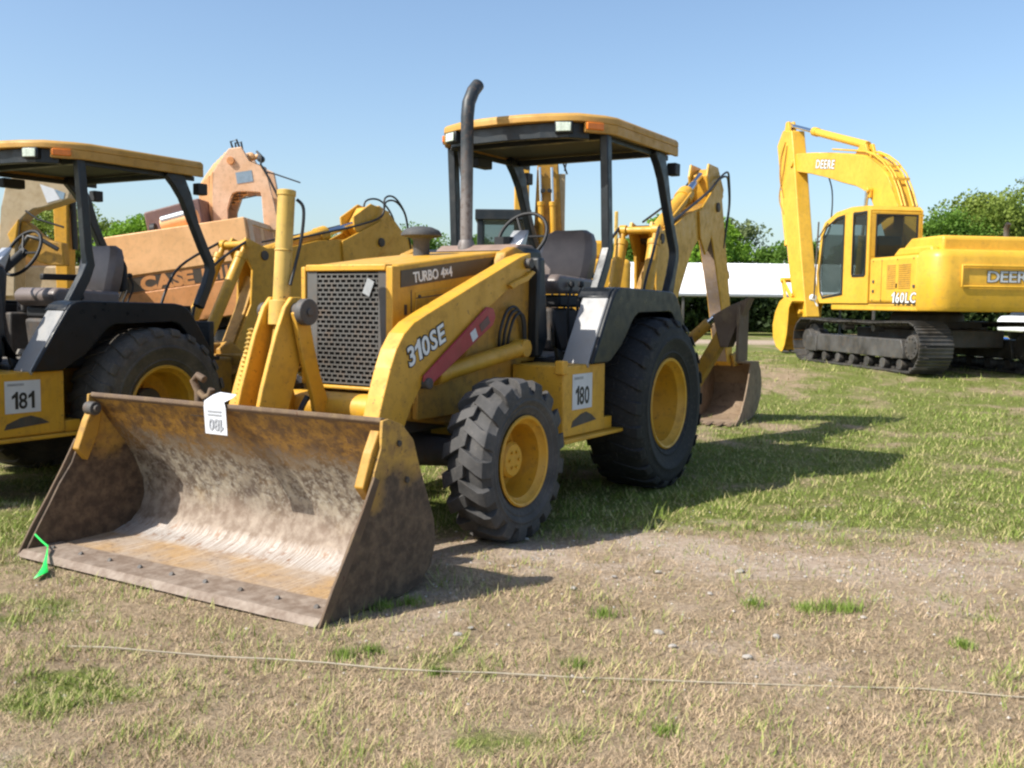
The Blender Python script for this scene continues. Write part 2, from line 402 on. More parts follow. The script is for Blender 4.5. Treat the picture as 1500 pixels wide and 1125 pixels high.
def front_wheel(root, x, y, z, sg, mats):
    # rim disc mesh is the wheel, tyre and hub below it
    r=.268
    prof=[(r,-.13),(r+.012,-.125),(r-.03,-.10),(r-.045,.0),(r-.035,.085),(r-.012,.10),(r+.002,.128),(r-.006,.136),(r-.020,.132),(r-.030,.11),(r-.050,.095),(r-.052,-.03),(r-.065,-.065),(.15,-.075),(.0,-.075)]
    mb=MB(); mb.lathe([(a,b*sg) for a,b in prof],(x,y,z),'y',48)
    w=mb.build('wheel',mats['rim'],root,smooth=35)
    tyre('tyre',w,(x,y,z),.482,.30,.262,17,mats['tf'],lug_h=.036,lw=.040)
    mb=MB(); mb.lathe([(.135,-.07*sg),(.135,-.03*sg),(.112,-.015*sg),(.108,.035*sg),(.092,.052*sg),(.001,.056*sg)],(x,y,z),'y',32)
    for k in range(10):
        a=2*PI*k/10; mb.cyl((x+.112*math.cos(a),y-.04*sg,z+.112*math.sin(a)),(x+.122*math.cos(a),y-.015*sg,z+.112*math.sin(a)),.011,n=6)
    for k in range(6):
        a=2*PI*k/6; mb.cyl((x+.05*math.cos(a),y+.05*sg,z+.05*math.sin(a)),(x+.05*math.cos(a),y+.064*sg,z+.05*math.sin(a)),.009,n=6)
    mb.build('hub',mats['rim'],w,smooth=35)
    return w
def rear_wheel(root, x, y, z, sg, mats):
    lugr=mats['lug']
    r=.345
    prof=[(r,-.2),(r-.03,-.18),(r-.05,-.0),(r-.04,.12),(r-.012,.15),(r+.004,.19),(r-.006,.20),(r-.022,.195),(r-.032,.165),(r-.052,.14),(r-.056,-.06),(r-.075,-.09),(.19,-.11),(.17,-.10),(.001,-.10)]
    mb=MB(); mb.lathe([(a,b*sg) for a,b in prof],(x,y,z),'y',56)
    w=mb.build('wheel',mats['rim'],root,smooth=35)
    tyre('tyre',w,(x,y,z),.655,.46,.335,22,mats['tr'],lug_h=lugr,lw=.036)
    mb=MB(); mb.lathe([(.13,-.10*sg),(.13,-.07*sg),(.10,-.05*sg),(.001,-.048*sg)],(x,y,z),'y',32)
    for k in range(8):
        a=2*PI*k/8; mb.cyl((x+.155*math.cos(a),y-.10*sg,z+.155*math.sin(a)),(x+.155*math.cos(a),y-.075*sg,z+.155*math.sin(a)),.014,n=6)
    mb.build('hub',mats['rim'],w,smooth=35)
    return w

def arcpts(c, r, a0, a1, n):
    return [(c[0]+r*math.cos(R(a0+(a1-a0)*i/n)), c[1]+r*math.sin(R(a0+(a1-a0)*i/n))) for i in range(n+1)]

# ------------------------------------------------------------------ loader bucket
def loader_bucket(root):
    W=1.07
    outer=[(3.505,.845),(3.40,.70),(3.29,.56),(3.215,.44),(3.165,.32),(3.155,.22),(3.19,.12),(3.27,.045),(3.40,.012),(3.97,.006)]
    inner=[(3.525,.832),(3.42,.688),(3.312,.55),(3.24,.43),(3.192,.315),(3.184,.225),(3.215,.140),(3.285,.072),(3.405,.034),(3.97,.022)]
    mb=MB()
    A=[[mb._v((p[0],y,p[1])) for p in inner] for y in np.linspace(-W+.02,W-.02,13)]
    B=[[mb._v((p[0],y,p[1])) for p in outer] for y in np.linspace(-W+.02,W-.02,13)]
    n=len(inner)
    for i in range(12):
        for k in range(n-1):
            mb.mi=0; mb.face([A[i][k],A[i][k+1],A[i+1][k+1],A[i+1][k]])
            mb.mi=1; mb.face([B[i][k],B[i+1][k],B[i+1][k+1],B[i][k+1]])
        mb.mi=1; mb.face([A[i][0],A[i+1][0],B[i+1][0],B[i][0]]); mb.face([A[i][-1],B[i][-1],B[i+1][-1],A[i+1][-1]])
    for i in (0,12):
        for k in range(n-1): mb.face([A[i][k],A[i][k+1],B[i][k+1],B[i][k]])
    bk=mb.build('bucket',[M['bucket_in'],M['bucket_out']],root,smooth=30)
    # rolled top rail
    MB().prism([(3.485,.800),(3.502,.852),(3.535,.858),(3.54,.835)],-W+.02,W-.02).build('top_rail',M['rust'],bk,bevel=.006)
    for sg in (-1,1):
        ya,yb=sorted((sg*(W-.018),sg*W))
        mb=MB(); back=[(3.50,.85),(3.40,.815),(3.315,.735),(3.265,.60),(3.20,.45),(3.145,.32),(3.132,.21),(3.17,.10),(3.26,.025),(3.40,.0)]
        front=[(3.545,.845),(3.555,.72),(3.60,.62),(3.62,.56),(3.66,.47),(3.74,.36),(3.80,.26),(3.87,.15),(3.93,.05),(3.955,.0)]
        mb.strip(back,front,ya,yb)
        sp=mb.build('side_plate',[M['bucket_out']],bk,bevel=.003,merge=True)
        # wear strip on the leading edge, half way down
        mb=MB(); mb.strip([(3.62,.60),(3.70,.46),(3.80,.30),(3.90,.15),(3.985,.004)],[(3.585,.58),(3.66,.43),(3.76,.26),(3.86,.11),(3.93,.004)],sg*(W+.002),sg*(W+.016))
        mb.build('side_cutter',M['rust'],bk,bevel=.003,merge=True)
        # inner brace by the top corner
        MB().strip([(3.545,.80),(3.60,.70),(3.66,.55)],[(3.50,.76),(3.53,.62),(3.60,.48)],sg*(W-.075),sg*(W-.02)).build('corner_brace',M['yellow_dirty'],bk,bevel=.006,merge=True)
        # boss with bolt near the top corner
        [MB().cyl((bx_,sg*(W+.001),bz_),(bx_,sg*(W+.010),bz_),.015,n=12).build('bolt',M['greasy'],sp,bevel=.002) for bx_,bz_ in ((3.43,.73),(3.37,.55))]
        if sg<0: MB().cyl((3.56,-1.04,.77),(3.56,-.97,.77),.038,n=14).cyl((3.56,-.98,.77),(3.56,-.95,.77),.022,n=8).build('pin',M['greasy'],bk,bevel=.004)
    # cutting edge with plough bolts
    mb=MB(); mb.prism([(3.74,.0225),(3.74,.040),(3.955,.036),(3.995,.006),(3.955,.0035),(3.80,.0035)],-W+.002,W-.001)
    ce=mb.build('cutting_edge',M['bucket_in'],bk,bevel=.003)
    for k in range(9): MB().cyl((3.85,-.95+k*.2375,.036),(3.86,-.95+k*.2375,.044),.014,n=10).build('plough_bolt',M['greasy'],ce,bevel=.003)
    # rear hinge ears
    for y in (-.60,-.44,.44,.60,-.16,.16):
        mb=MB(); mb.prism([(3.150,.24),(3.185,.42),(3.262,.56),(3.33,.65),(3.28,.69),(3.13,.62),(3.04,.42),(3.04,.25)],y-.012,y+.012); mb.build('hinge_ear',M['yellow_dirty'],bk,bevel=.004)
    # open hook bolted above the rear of the rail
    mb=MB(); mb.tube([(3.47,-.24,.80),(3.46,-.25,.90),(3.46,-.285,.955),(3.46,-.25,.985),(3.46,-.20,.965)],.020,10)
    mb.tube([(3.46,-.25,.90),(3.46,-.20,.87),(3.46,-.16,.885),(3.46,-.145,.92)],.018,10); mb.box((3.46,-.235,.80),(.05,.10,.06))
    mb.build('grab_hook',M['rust'],bk,bevel=.003,smooth=45)
    return bk

# ------------------------------------------------------------------ rear digging arm (own frame: swing post at origin, arm reaching to -x)
def hoe(root, ox, swing, brot, drot, bucketrot, yel, dirty, decal=True, hidden_bucket=False):
    Mt=Matrix.Translation((ox,0,0))@Matrix.Rotation(R(swing),4,'Z')
    def mb(): return MB(Mt)
    Bc=(-.15,.78)
    def TB(p): return rotpt(p,Bc,R(brot))
    D0=(-2.10,2.47); D=TB(D0)
    def TD(p):
        q=rotpt(p,D0,R(drot)); return (q[0]+D[0]-D0[0], q[1]+D[1]-D0[1])
    # swing post
    m=mb(); m.prism([(.12,.35),(.12,1.05),(-.02,1.12),(-.30,.92),(-.34,.62),(-.05,.35)],-.17,.17); m.cyl((.10,0,.28),(.10,0,1.10),.10)
    post=m.build('swing_post',dirty,root,bevel=.015)
    # boom: two gooseneck plates joined by a box
    top=[(.03,.80),(-.10,1.10),(-.24,1.50),(-.22,1.85),(-.05,2.06),(-.10,2.16),(-.38,2.10),(-.72,2.17),(-1.10,2.31),(-1.38,2.37),(-1.75,2.45),(-2.05,2.55),(-2.24,2.52)]
    bot=[(-.22,.66),(-.42,.92),(-.62,1.15),(-.80,1.36),(-.92,1.50),(-1.02,1.62),(-1.14,1.76),(-1.24,1.88),(-1.34,1.97),(-1.45,2.04),(-1.65,2.12),(-1.98,2.28),(-2.24,2.38)]
    m=mb()
    top_=[TB(p) for p in top]; bot_=[TB(p) for p in bot]
    for y in (-.115,.085): m.strip(top_,bot_,y,y+.03)
    bm_=m.build('boom',yel,root,bevel=.006,merge=True)
    m=mb(); ti=[TB((p[0]*.97-.012,p[1]-.03)) for p in top[5:]]; bi=[TB((p[0]*.99,p[1]+.03)) for p in bot[5:]]
    m.strip(ti,bi,-.086,.086); m.strip([TB(p) for p in [(-.02,.95),(-.20,1.45),(-.30,1.8)]],[TB(p) for p in [(-.35,.95),(-.78,1.45),(-.95,1.8)]],-.086,.086)
    m.build('boom_web',dirty,bm_,bevel=.006,merge=True)
    # knuckle fishplate and pin
    m=mb(); 
    for y in (-.140,.116): m.prism([TB(p) for p in [(-1.46,2.37),(-1.52,2.10),(-1.72,1.93),(-2.14,2.38),(-2.34,2.62),(-2.10,2.74)]],y,y+.024)
    m.build('fishplate',yel,bm_,bevel=.006)
    C=TB((-.06,2.08)); C2=TB((-.36,2.02))
    for q,hw,r_ in ((D,.165,.052),(C,.205,.036),(C2,.13,.05)): mb().cyl((q[0],-hw,q[1]),(q[0],hw,q[1]),r_).build('pivot_pin',yel if r_<.04 else M['greasy'],bm_,bevel=.006)
    # boom cylinders both sides of the boom foot
    for sg in (-1,1):
        p0=Vector((.36,sg*.162,1.00)); p1=Vector((C[0],sg*.162,C[1]))
        d=(p1-p0); m=mb(); m.cyl(p0,p0+d*.90,.058,n=20); m.cyl(p0+d*.86,p0+d*.91,.064,n=20); m.cyl(p0+d*.88,p1,.030)
        m.lathe([(.001,-.035),(.052,-.035),(.052,.035),(.001,.035)],p1,'y',20)
        cy=m.build('boom_cylinder',yel,root,bevel=.005)
    # dipper
    f=[(-1.86,2.80),(-1.90,2.62),(-1.98,2.42),(-2.06,2.26),(-2.54,1.48),(-2.80,.95),(-2.92,.72)]
    r=[(-2.14,2.90),(-2.36,2.82),(-2.46,2.70),(-2.52,2.55),(-2.90,1.58),(-3.12,.95),(-3.10,.66)]
    m=mb(); m.strip([TD(p) for p in f],[TD(p) for p in r],-.082,.082); dp=m.build('dipper',yel,root,bevel=.012,merge=True)
    m=mb(); ff=f[2:]; m.strip([TD((p[0]+.012,p[1]+.006)) for p in ff],[TD((p[0]+.002,p[1]+.001)) for p in ff],-.070,.070); m.build('shade_rust_plate',M['rust'],dp,merge=True)  # added plate: shade and rust of the dipper's inner face in one brown
    for y in (-.112,.085):
        m=mb(); m.prism([TD(p) for p in [(-1.80,2.78),(-1.95,2.40),(-2.30,2.38),(-2.45,2.70),(-2.20,2.92),(-1.86,2.92)]],y,y+.026); m.build('cheek_plate',yel,dp,bevel=.008)
    # dipper cylinder on top of the boom
    a=TB((-.36,2.02)); b_=TD((-1.90,2.80)); a3=Vector((a[0],0,a[1])); b3=Vector((b_[0],0,b_[1])); d=b3-a3; L=d.length; u=d.normalized()
    m=mb(); m.cyl(a3+u*.05,a3+u*(L*.66),.075,n=20); m.cyl(a3+u*(L*.60),a3+u*(L*.69),.090,n=20); m.cyl(a3,a3+u*.1,.05)
    m.tube([a3+u*.15+Vector((0,.09,.05)),a3+u*(L*.35)+Vector((0,.1,.06)),a3+u*(L*.62)+Vector((0,.09,.05))],.013)
    dc=m.build('dipper_cylinder',yel,root,bevel=.006)
    mb().cyl(a3+u*(L*.66),b3,.036,n=16).build('cylinder_rod',M['chrome'],dc)
    # bucket cylinder along the outside of the dipper, tipping links, bucket
    e0=TD((-2.42,2.45)); e1=TD((-3.02,1.30)); m=mb(); v0=Vector((e0[0]-.10,0,e0[1])); v1=Vector((e1[0]-.17,0,e1[1]))
    m.cyl(v0,v0+(v1-v0)*.62,.058,n=16); m.cyl(v0+(v1-v0)*.58,v0+(v1-v0)*.64,.068); bc=m.build('bucket_cylinder',yel,root,bevel=.005)
    mb().cyl(v0+(v1-v0)*.62,v1,.030).build('cylinder_rod',M['chrome'],bc)
    H0=(-3.02,.72)
    def TK(p):
        q=TD(H0); pr_=rotpt(p,H0,R(drot+bucketrot)); return (pr_[0]+q[0]-H0[0],pr_[1]+q[1]-H0[1])
    k1=TK((-3.32,.78)); m=mb()
    for y in (-.12,.095):
        m.bar2d([(v1[0],v1[2]),k1],.08,y,y+.025); m.bar2d([(v1[0],v1[2]),TD((-2.84,1.16))],.07,y,y+.025)
    m.build('tipping_link',dirty,root,bevel=.005)
    bo=[(-3.16,.72),(-3.50,.71),(-3.64,.58),(-3.70,.42),(-3.66,.26),(-3.52,.11),(-3.30,.035),(-3.0,.006),(-2.52,.006)]
    bi=[(-3.16,.695),(-3.48,.688),(-3.615,.565),(-3.672,.415),(-3.635,.27),(-3.50,.132),(-3.29,.060),(-3.0,.030),(-2.52,.022)]
    m=mb(); m.strip([TK(p) for p in bo],[TK(p) for p in bi],-.29,.29); kb=m.build('digging_bucket',M['dig'],root,bevel=.003,merge=True)
    fr=[(-3.14,.70),(-3.14,.69),(-3.13,.66),(-3.08,.56),(-3.0,.42),(-2.9,.28),(-2.78,.16),(-2.66,.07),(-2.50,.010)]
    for sg in (-1,1):
        m=mb(); ya,yb=sorted((sg*.291,sg*.309)); m.strip([TK(p) for p in bo],[TK(p) for p in fr],ya,yb); m.build('side_plate',M['dig'],kb,bevel=.003,merge=True)
    m=mb()
    for k in range(5):
        y=-.26+k*.13; m.prism([TK(p) for p in [(-2.60,.035),(-2.60,.0),(-2.38,.008),(-2.38,.014)]],y-.028,y+.028)
    m.build('teeth',M['rust'],kb,bevel=.003)
    m=mb()
    for y in (-.13,.10): m.prism([TK(p) for p in [(-2.96,.80),(-3.08,.66),(-3.45,.66),(-3.40,.84),(-3.28,.86)]],y,y+.03)
    m.build('bucket_ears',dirty,kb,bevel=.005)
    # hoses over the knuckle
    for k,(y,o) in enumerate(((.150,.0),(.158,.05),(-.150,.03))):
        pts=[TB((-.55,2.20)),TB((-1.20,2.42)),TB((-1.70,2.60)),TB((-2.05,2.76+o*.3)),TD((-2.40,2.84+o)),TD((-2.60,2.76+o)),TD((-2.70,2.56)),TD((-2.66,2.30)),TD((-2.60,2.05))]
        yy=[y,y,y,y*1.05,y,y*.8,y*.7,y*.6,y*.5]
        mb().hose([(p[0],q,p[1]) for p,q in zip(pts,yy)],.0115,8).build('hose',M['rubber'],bm_,smooth=60)
    for y in (-.24,.25):
        mb().hose([(.42,y,.95),(.52,y,1.25),(.46,y,1.55),(.26,y,1.85),(C[0]+.04,y*.8,C[1]+.02)],.014,8).build('hose',M['rubber'],post,smooth=60)
    if decal:
        Xd=Mt.to_3x3()@Vector((TB((-.62,1.95))[0]-TB((-.42,1.25))[0],0,TB((-.62,1.95))[1]-TB((-.42,1.25))[1]))
        Xd.normalize(); N=Mt.to_3x3()@Vector((0,1,0)); Yd=N.cross(Xd)
        # dark band up the near plate with the maker's lettering, reading upward
        m=mb(); q=[TB(p) for p in [(-.36,1.02),(-.48,.98),(-.78,1.62),(-.66,1.68)]]; m.prism(q,.1155,.118); m.build('decal_band',M['ink'],bm_)
        cpos=TB((-.57,1.33)); cp=Mt@Vector((cpos[0],.1185,cpos[1]))
        dv=Vector((TB((-.72,1.65))[0]-TB((-.42,1.0))[0],0,TB((-.72,1.65))[1]-TB((-.42,1.0))[1])); dv=(Mt.to_3x3()@dv).normalized()
        text('lettering','DEERE',.15,M['white'],bm_,cp,dv,N.cross(dv),bold=.004,sx=.95)

# ------------------------------------------------------------------ the machine
def backhoe(loc, rz, label, number, mats, hoe_pose, bucket_label=False, wear='yellow'):
    Y=M[wear]; YD=M['yellow_dirty']
    root=empty('backhoe_loader',loc,rz,label,'backhoe loader')
    # --- chassis
    m=MB(); m.prism([(-1.30,.46),(-1.30,.98),(1.20,.985),(2.20,.88),(2.46,.84),(2.50,.70),(2.0,.62),(1.5,.46)],-.40,.40)
    m.build('chassis',YD,root,bevel=.02)
    m=MB()
    for sg in (-1,1): m.prism([(1.30,.70),(1.30,1.02),(1.6,1.01),(2.46,.93),(2.46,.70)],sg*.405,sg*.445)
    m.build('frame_rail',YD,root,bevel=.008)
    # front axle and belly castings
    m=MB(); m.lathe([(.001,-.80),(.07,-.80),(.075,-.55),(.10,-.2),(.17,-.12),(.17,.12),(.10,.2),(.075,.55),(.07,.80),(.001,.80)],(2.12,0,.47),'y',20)
    m.box((2.12,0,.62),(.36,.34,.18)); m.b(1.9,2.6,-.3,.3,.60,.70)
    for sg in (-1,1): m.lathe([(.001,-.05),(.12,-.05),(.14,0),(.12,.09),(.001,.09)],(2.12,sg*.74,.47),'y',20); m.box((2.12,sg*.66,.60),(.12,.1,.14))
    m.cyl((1.97,-.55,.52),(1.97,.55,.52),.035)
    m.build('front_axle',M['greasy'],root,bevel=.012,smooth=40)
    m=MB(); m.lathe([(.001,-.78),(.13,-.78),(.12,-.4),(.22,-.25),(.24,0),(.22,.25),(.12,.4),(.13,.78),(.001,.78)],(0,0,.66),'y',20); m.b(-.4,1.6,-.24,.24,.42,.75)
    m.build('rear_axle',M['greasy'],root,bevel=.012,smooth=40)
    # --- wheels
    for sg in (1,-1):
        front_wheel(root,2.12,sg*.845,.468,sg,mats); rear_wheel(root,0,sg*.79,.640,sg,mats)
    # --- hood with side panels
    m=MB(); 
    prof=[(2.54,1.22),(2.54,1.565),(2.52,1.598),(2.0,1.665),(1.36,1.735),(1.30,1.735),(1.30,1.22)]
    m.prism(prof,-.35,.35); hd=m.build('hood',Y,root,bevel=.022,seg=3)
    # front frame around the grille (four bars standing proud)
    m=MB(); m.b(2.50,2.575,.302,.352,.885,1.59); m.b(2.50,2.575,-.352,-.318,.885,1.59); m.b(2.50,2.575,-.316,.300,1.562,1.602); m.b(2.50,2.572,-.316,.300,.862,.885)
    m.b(2.30,2.50,.305,.350,.885,1.218); m.b(2.30,2.50,-.350,-.305,.885,1.218)
    m.build('grille_surround',Y,hd,bevel=.008)
    m=MB(); m.b(1.30,2.30,-.32,.32,.99,1.218); m.build('engine_cover',YD,hd,bevel=.01)
    for sg in (-1,1):
        m=MB(); m.prism([(1.34,1.28),(1.34,1.55),(2.36,1.44),(2.36,1.28)],sg*.3505,sg*.357)
        m.build('side_panel',Y,hd,bevel=.004)
    for sg in (-1,1):
        m=MB(); m.prism([(2.50,1.468),(2.50,1.565),(1.46,1.695),(1.46,1.598)],sg*.3508,sg*.3545)
        m.build('decal_band',M['stripe'],hd)
    for sg in (1,-1):
        X=Vector((-sg,0,sg*0)); dx=-1 if sg>0 else 1
        text('lettering','TURBO 4×4',.085,M['white'],hd,(2.19,sg*.3560,1.555),(dx,0,-dx*.128),(.128,0,1),bold=.0018,sx=.92,space=.8)
    for sg in (-1,1):
        m=MB(); m.b(2.395,2.402,*sorted((sg*.3505,sg*.3525)),1.24,1.455); m.build('seam',M['greasy'],hd)
        m=MB(); m.prism([(2.36,1.405),(2.36,1.411),(1.36,1.508),(1.36,1.502)],*sorted((sg*.3572,sg*.3585))); m.build('seam',M['greasy'],hd)
        for x_,z_ in ((2.33,1.42),(2.33,1.31),(1.80,1.32)): MB().cyl((x_,sg*.357,z_),(x_,sg*.366,z_),.010,n=8).build('latch_bolt',M['greasy'],hd)
        m=MB(); m.b(2.44,2.465,*sorted((sg*.3505,sg*.3535)),1.31,1.37); m.build('decal',M['stripe'],hd)
    # grille: perforated plate with real slots
    m=MB(); m.b(2.548,2.560,.235,.300,.89,1.56); m.b(2.548,2.560,-.316,-.235,.89,1.56)
    rows=24; z0,z1=.90,1.545; dz=(z1-z0)/rows
    for i in range(rows+1): m.b(2.550,2.558,-.235,.235,z0+i*dz-.0050,z0+i*dz+.0050)
    for i in range(rows):
        off=(i%2)*.5
        for k in range(11):
            y=-.235+(k+off)*.0455
            if y<.23: m.b(2.5505,2.5575,y-.0052,y+.0052,z0+i*dz+.0050,z0+(i+1)*dz-.0050)
    gr=m.build('grille',M['grille'],hd,smooth=0)
    m=MB(); m.b(2.49,2.5425,-.314,.298,.888,1.561); m.build('radiator',M['radiator'],gr)
    m=MB(); m.box((2.566,.168,1.468),(.004,.055,.095),Matrix.Rotation(R(-24),4,'X')); m.build('tag',M['steel'],gr)
    # exhaust stack and pre-cleaner
    m=MB(); m.tube([(1.20,-.08,1.72),(1.20,-.08,2.60),(1.20,-.08,2.68),(1.185,-.08,2.78),(1.13,-.08,2.87),(1.07,-.08,2.925)],[.043,.045,.046,.047,.047,.046],20,cap=False)
    m.tube([(1.20,-.08,1.73),(1.20,-.08,2.60),(1.20,-.08,2.68),(1.185,-.08,2.78),(1.13,-.08,2.87),(1.068,-.08,2.927)],[.036]*6,20,cap=False)
    m.lathe([(.062,0),(.062,.05),(.05,.09)],(1.20,-.08,1.735),'z',20)
    m.build('exhaust_stack',M['exhaust'],root,smooth=50)
    m=MB(); m.lathe([(.001,0),(.055,0),(.055,.10),(.07,.12),(.105,.125),(.135,.135),(.135,.15),(.118,.172),(.07,.192),(.001,.20)],(1.70,-.10,1.69),'z',28)
    m.build('air_precleaner',M['tyre_spare'],root,smooth=40)
    # --- loader towers and arms
    arm_o=[(1.40,1.715),(1.53,1.685),(2.00,1.515),(2.50,1.335),(2.65,1.275),(2.74,1.215),(2.81,1.13),(2.86,1.03),(2.92,.88),(2.99,.68),(3.06,.52),(3.20,.40)]
    arm_i=[(1.40,1.585),(1.50,1.56),(1.66,1.48),(1.93,1.34),(2.20,1.19),(2.38,1.08),(2.52,.985),(2.60,.90),(2.68,.80),(2.74,.70),(2.86,.46),(3.10,.27)]
    for sg in (1,-1):
        m=MB(); m.strip(arm_o,arm_i,*sorted((sg*.455,sg*.570)))
        arm=m.build('loader_arm',Y,root,bevel=.006,merge=True)
        for px_,pz_,pr_ in ((1.455,1.645,.034),(2.56,.93,.032),(3.13,.335,.035)): MB().cyl((px_,sg*.44,pz_),(px_,sg*.612,pz_),pr_).build('pivot_pin',M['greasy'],arm,bevel=.006)
        m=MB(); m.strip([(1.70,1.50),(1.62,1.53),(1.50,1.56),(1.42,1.60)],[(1.66,1.475),(1.60,1.50),(1.48,1.53),(1.38,1.59)],sg*.574,sg*.60); m.build('grab_lip',Y,arm,bevel=.004,merge=True)
        # tower between arm and cab
        m=MB(); m.prism([(1.98,.99),(1.90,1.20),(1.62,1.50),(1.50,1.72),(1.38,1.76),(1.22,1.72),(1.14,1.30),(1.10,.99)],*sorted((sg*.36,sg*.44)))
        tw=m.build('loader_tower',YD,root,bevel=.01)
        # red service lock carried below the arm
        m=MB(); m.prism([(1.95,1.362),(1.88,1.352),(1.855,1.30),(1.885,1.25),(2.53,.915),(2.59,.935),(2.59,.975)],*sorted((sg*.576,sg*.594)))
        lk=m.build('service_lock',M['red'],root,bevel=.006)
        if sg>0:
            d=Vector((2.50-1.95,0,.955-1.27)).normalized()
            m=MB(); c=Vector((2.10,.5955,1.193)); m.box(c,(.062,.003,.06),Matrix.Rotation(math.atan2(-d.z,d.x),4,'Y')); m.build('sticker',M['label'],lk)
            m=MB(); c=Vector((1.985,.5955,1.258)); m.box(c,(.11,.003,.05),Matrix.Rotation(math.atan2(-d.z,d.x),4,'Y')); m.build('sticker',M['maroon'],lk)
        # lift cylinder
        m=MB(); m.cyl((1.42,sg*.515,1.09),(2.36,sg*.515,.965),.052,n=18); m.lathe([(.001,-.05),(.06,-.05),(.06,.05),(.001,.05)],(1.42,sg*.515,1.09),'y',16); m.cyl((2.30,sg*.515,.973),(2.40,sg*.515,.96),.06)
        lc=m.build('lift_cylinder',Y,root,bevel=.006)
        MB().cyl((2.36,sg*.515,.965),(2.58,sg*.515,.935),.028).build('cylinder_rod',M['chrome'],lc)
        for k in range(3):
            o=k*.05; m=MB()
            m.hose([(1.60-o,sg*.455,1.10),(1.62-o*1.2,sg*.475,1.20),(1.56-o,sg*.485,1.33-o*.4),(1.44-o*.6,sg*.48,1.36-o*.4),(1.34-o*.3,sg*.475,1.27),(1.30-o*.2,sg*.465,1.10)],.010,8)
            m.build('hose',M['rubber'],tw,smooth=60)
        if sg>0:
            d=Vector((2.41-2.79,0,1.245-1.09)).normalized(); u=Vector((-d.z,0,d.x))*-1
            c=Vector((2.545,.5725,1.150)); u=Vector((0,1,0)).cross(d)
            text('lettering_edge','310SE',.148,M['ink'],arm,c,d,u,bold=.011,depth=.0012,shear=.12,sx=1.02,space=1.08)
            text('lettering','310SE',.148,M['white'],arm,c+Vector((0,.0018,0)),d,u,bold=.0035,depth=.0012,shear=.12,sx=1.02,space=1.08)
    # torque tube
    m=MB(); m.cyl((2.80,-.452,.785),(2.80,.452,.785),.088,n=24); m.build('torque_tube',Y,root,bevel=.004)
    # bell-crank plates, long tilt cylinder, levers
    for y in (-.10,.055):
        m=MB(); m.prism([(2.98,1.36),(3.03,1.405),(3.10,1.405),(3.15,1.35),(3.22,1.20),(3.32,.92),(3.365,.76),(3.31,.64),(3.20,.62),(3.13,.80),(3.04,1.05),(2.98,1.25)],y,y+.03)
        m.build('bell_crank',Y,root,bevel=.006)
    m=MB(); m.prism([(3.03,1.36),(3.13,1.32),(3.06,1.05),(2.99,.86),(2.96,.72),(2.84,.66),(2.78,.72),(2.86,.82),(2.93,.98),(2.98,1.15)],.098,.130); m.build('tilt_lever',Y,root,bevel=.006)
    m=MB(); m.prism([(3.03,1.36),(3.13,1.32),(3.06,1.05),(2.99,.86),(2.96,.72),(2.84,.66),(2.78,.72),(2.86,.82),(2.93,.98),(2.98,1.15)],-.145,-.115); m.build('tilt_lever',Y,root,bevel=.006)
    ax0=Vector((3.035,-.015,1.985)); ax1=Vector((3.085,-.015,1.34)); d=(ax1-ax0)
    m=MB(); m.cyl(ax0,ax0+d*.97,.047,n=24); m.cyl(ax0,ax0+d*.05,.051,n=24); m.cyl(ax0+d*.5,ax0+d*.515,.051,n=24); m.cyl(ax0+d*.93,ax0+d*1.14,.066,n=24);
    tc=m.build('tilt_cylinder',M['yellow_pale'] if wear=='yellow' else Y,root,bevel=.004)
    MB().hose([ax0+Vector((-.02,.055,-.05)),ax0+Vector((-.04,.085,-.10)),ax0+Vector((-.03,.080,-.25)),ax0+Vector((.0,.062,-.40)),ax0+d*.8+Vector((0,.060,0))],.009,8).build('hose',M['rubber'],tc,smooth=60)
    MB().cyl(ax0+d*1.14,Vector((3.20,-.015,.80)),.034).build('cylinder_rod',YD,tc)
    MB().cyl(Vector((3.20,-.015,.82)),Vector((3.24,-.015,.66)),.030).build('cylinder_rod',M['chrome'],tc)
    m=MB(); m.cyl((3.07,-.165,1.325),(3.07,.175,1.325),.050,n=20); m.cyl((3.07,.132,1.325),(3.07,.182,1.325),.072,n=24); m.cyl((3.07,.182,1.325),(3.07,.192,1.325),.022,n=12)
    m.build('pivot_pin',M['greasy'],root,bevel=.006)
    for k in range(4): MB().hose([(3.02-k*.02,-.30-.03*k,.70),(2.98,-.33-.02*k,.90),(2.96,-.30,1.05+.04*k),(3.0,-.2,1.15),(3.03,-.12,1.25+.02*k)],.012,8).build('hose',M['rubber'],root,smooth=60)
    MB().hose([(3.0,.02,.60),(3.02,.05,.75),(2.98,.08,.86)],.016,8).build('hose',M['rubber'],root,smooth=60)
    m=MB(); pr=[]
    for k in range(40): pr.append((.014+.014*(k%2),k*.0135))
    m.lathe([(.001,0)]+pr+[(.001,.54)],(0,0,0),'z',12); m.bm.transform(Matrix.Translation((3.03,-.43,.70))@Matrix.Rotation(R(-14),4,'Y'))
    m.build('hose_guard',M['yellow_pale'],root,smooth=30)
    bk=loader_bucket(root)
    # --- operator station
    m=MB(); m.b(-.95,1.12,-.60,.60,.975,1.012); m.build('platform',M['black'],root,bevel=.006)
    m=MB(); m.b(-.55,1.08,-.52,.52,1.013,1.022); m.build('floor_mat',M['floor'],root)
    cow_o=[(1.285,1.70),(1.20,1.46),(1.14,1.20),(1.06,1.075),(.92,1.013),(.55,1.013)]
    m=MB(); m.prism([(1.29,1.02),(1.295,1.72),(1.20,1.765),(1.02,1.765),(.99,1.70),(1.02,1.30),(1.05,1.02)],-.43,.43)
    cw=m.build('console',M['charcoal'],root,bevel=.03,seg=3)
    m=MB(); m.prism([(1.28,1.745),(1.20,1.79),(1.02,1.79),(.97,1.76),(.97,1.735)],-.30,.36); m.build('dash_top',M['brownvinyl'],cw,bevel=.02,seg=3)
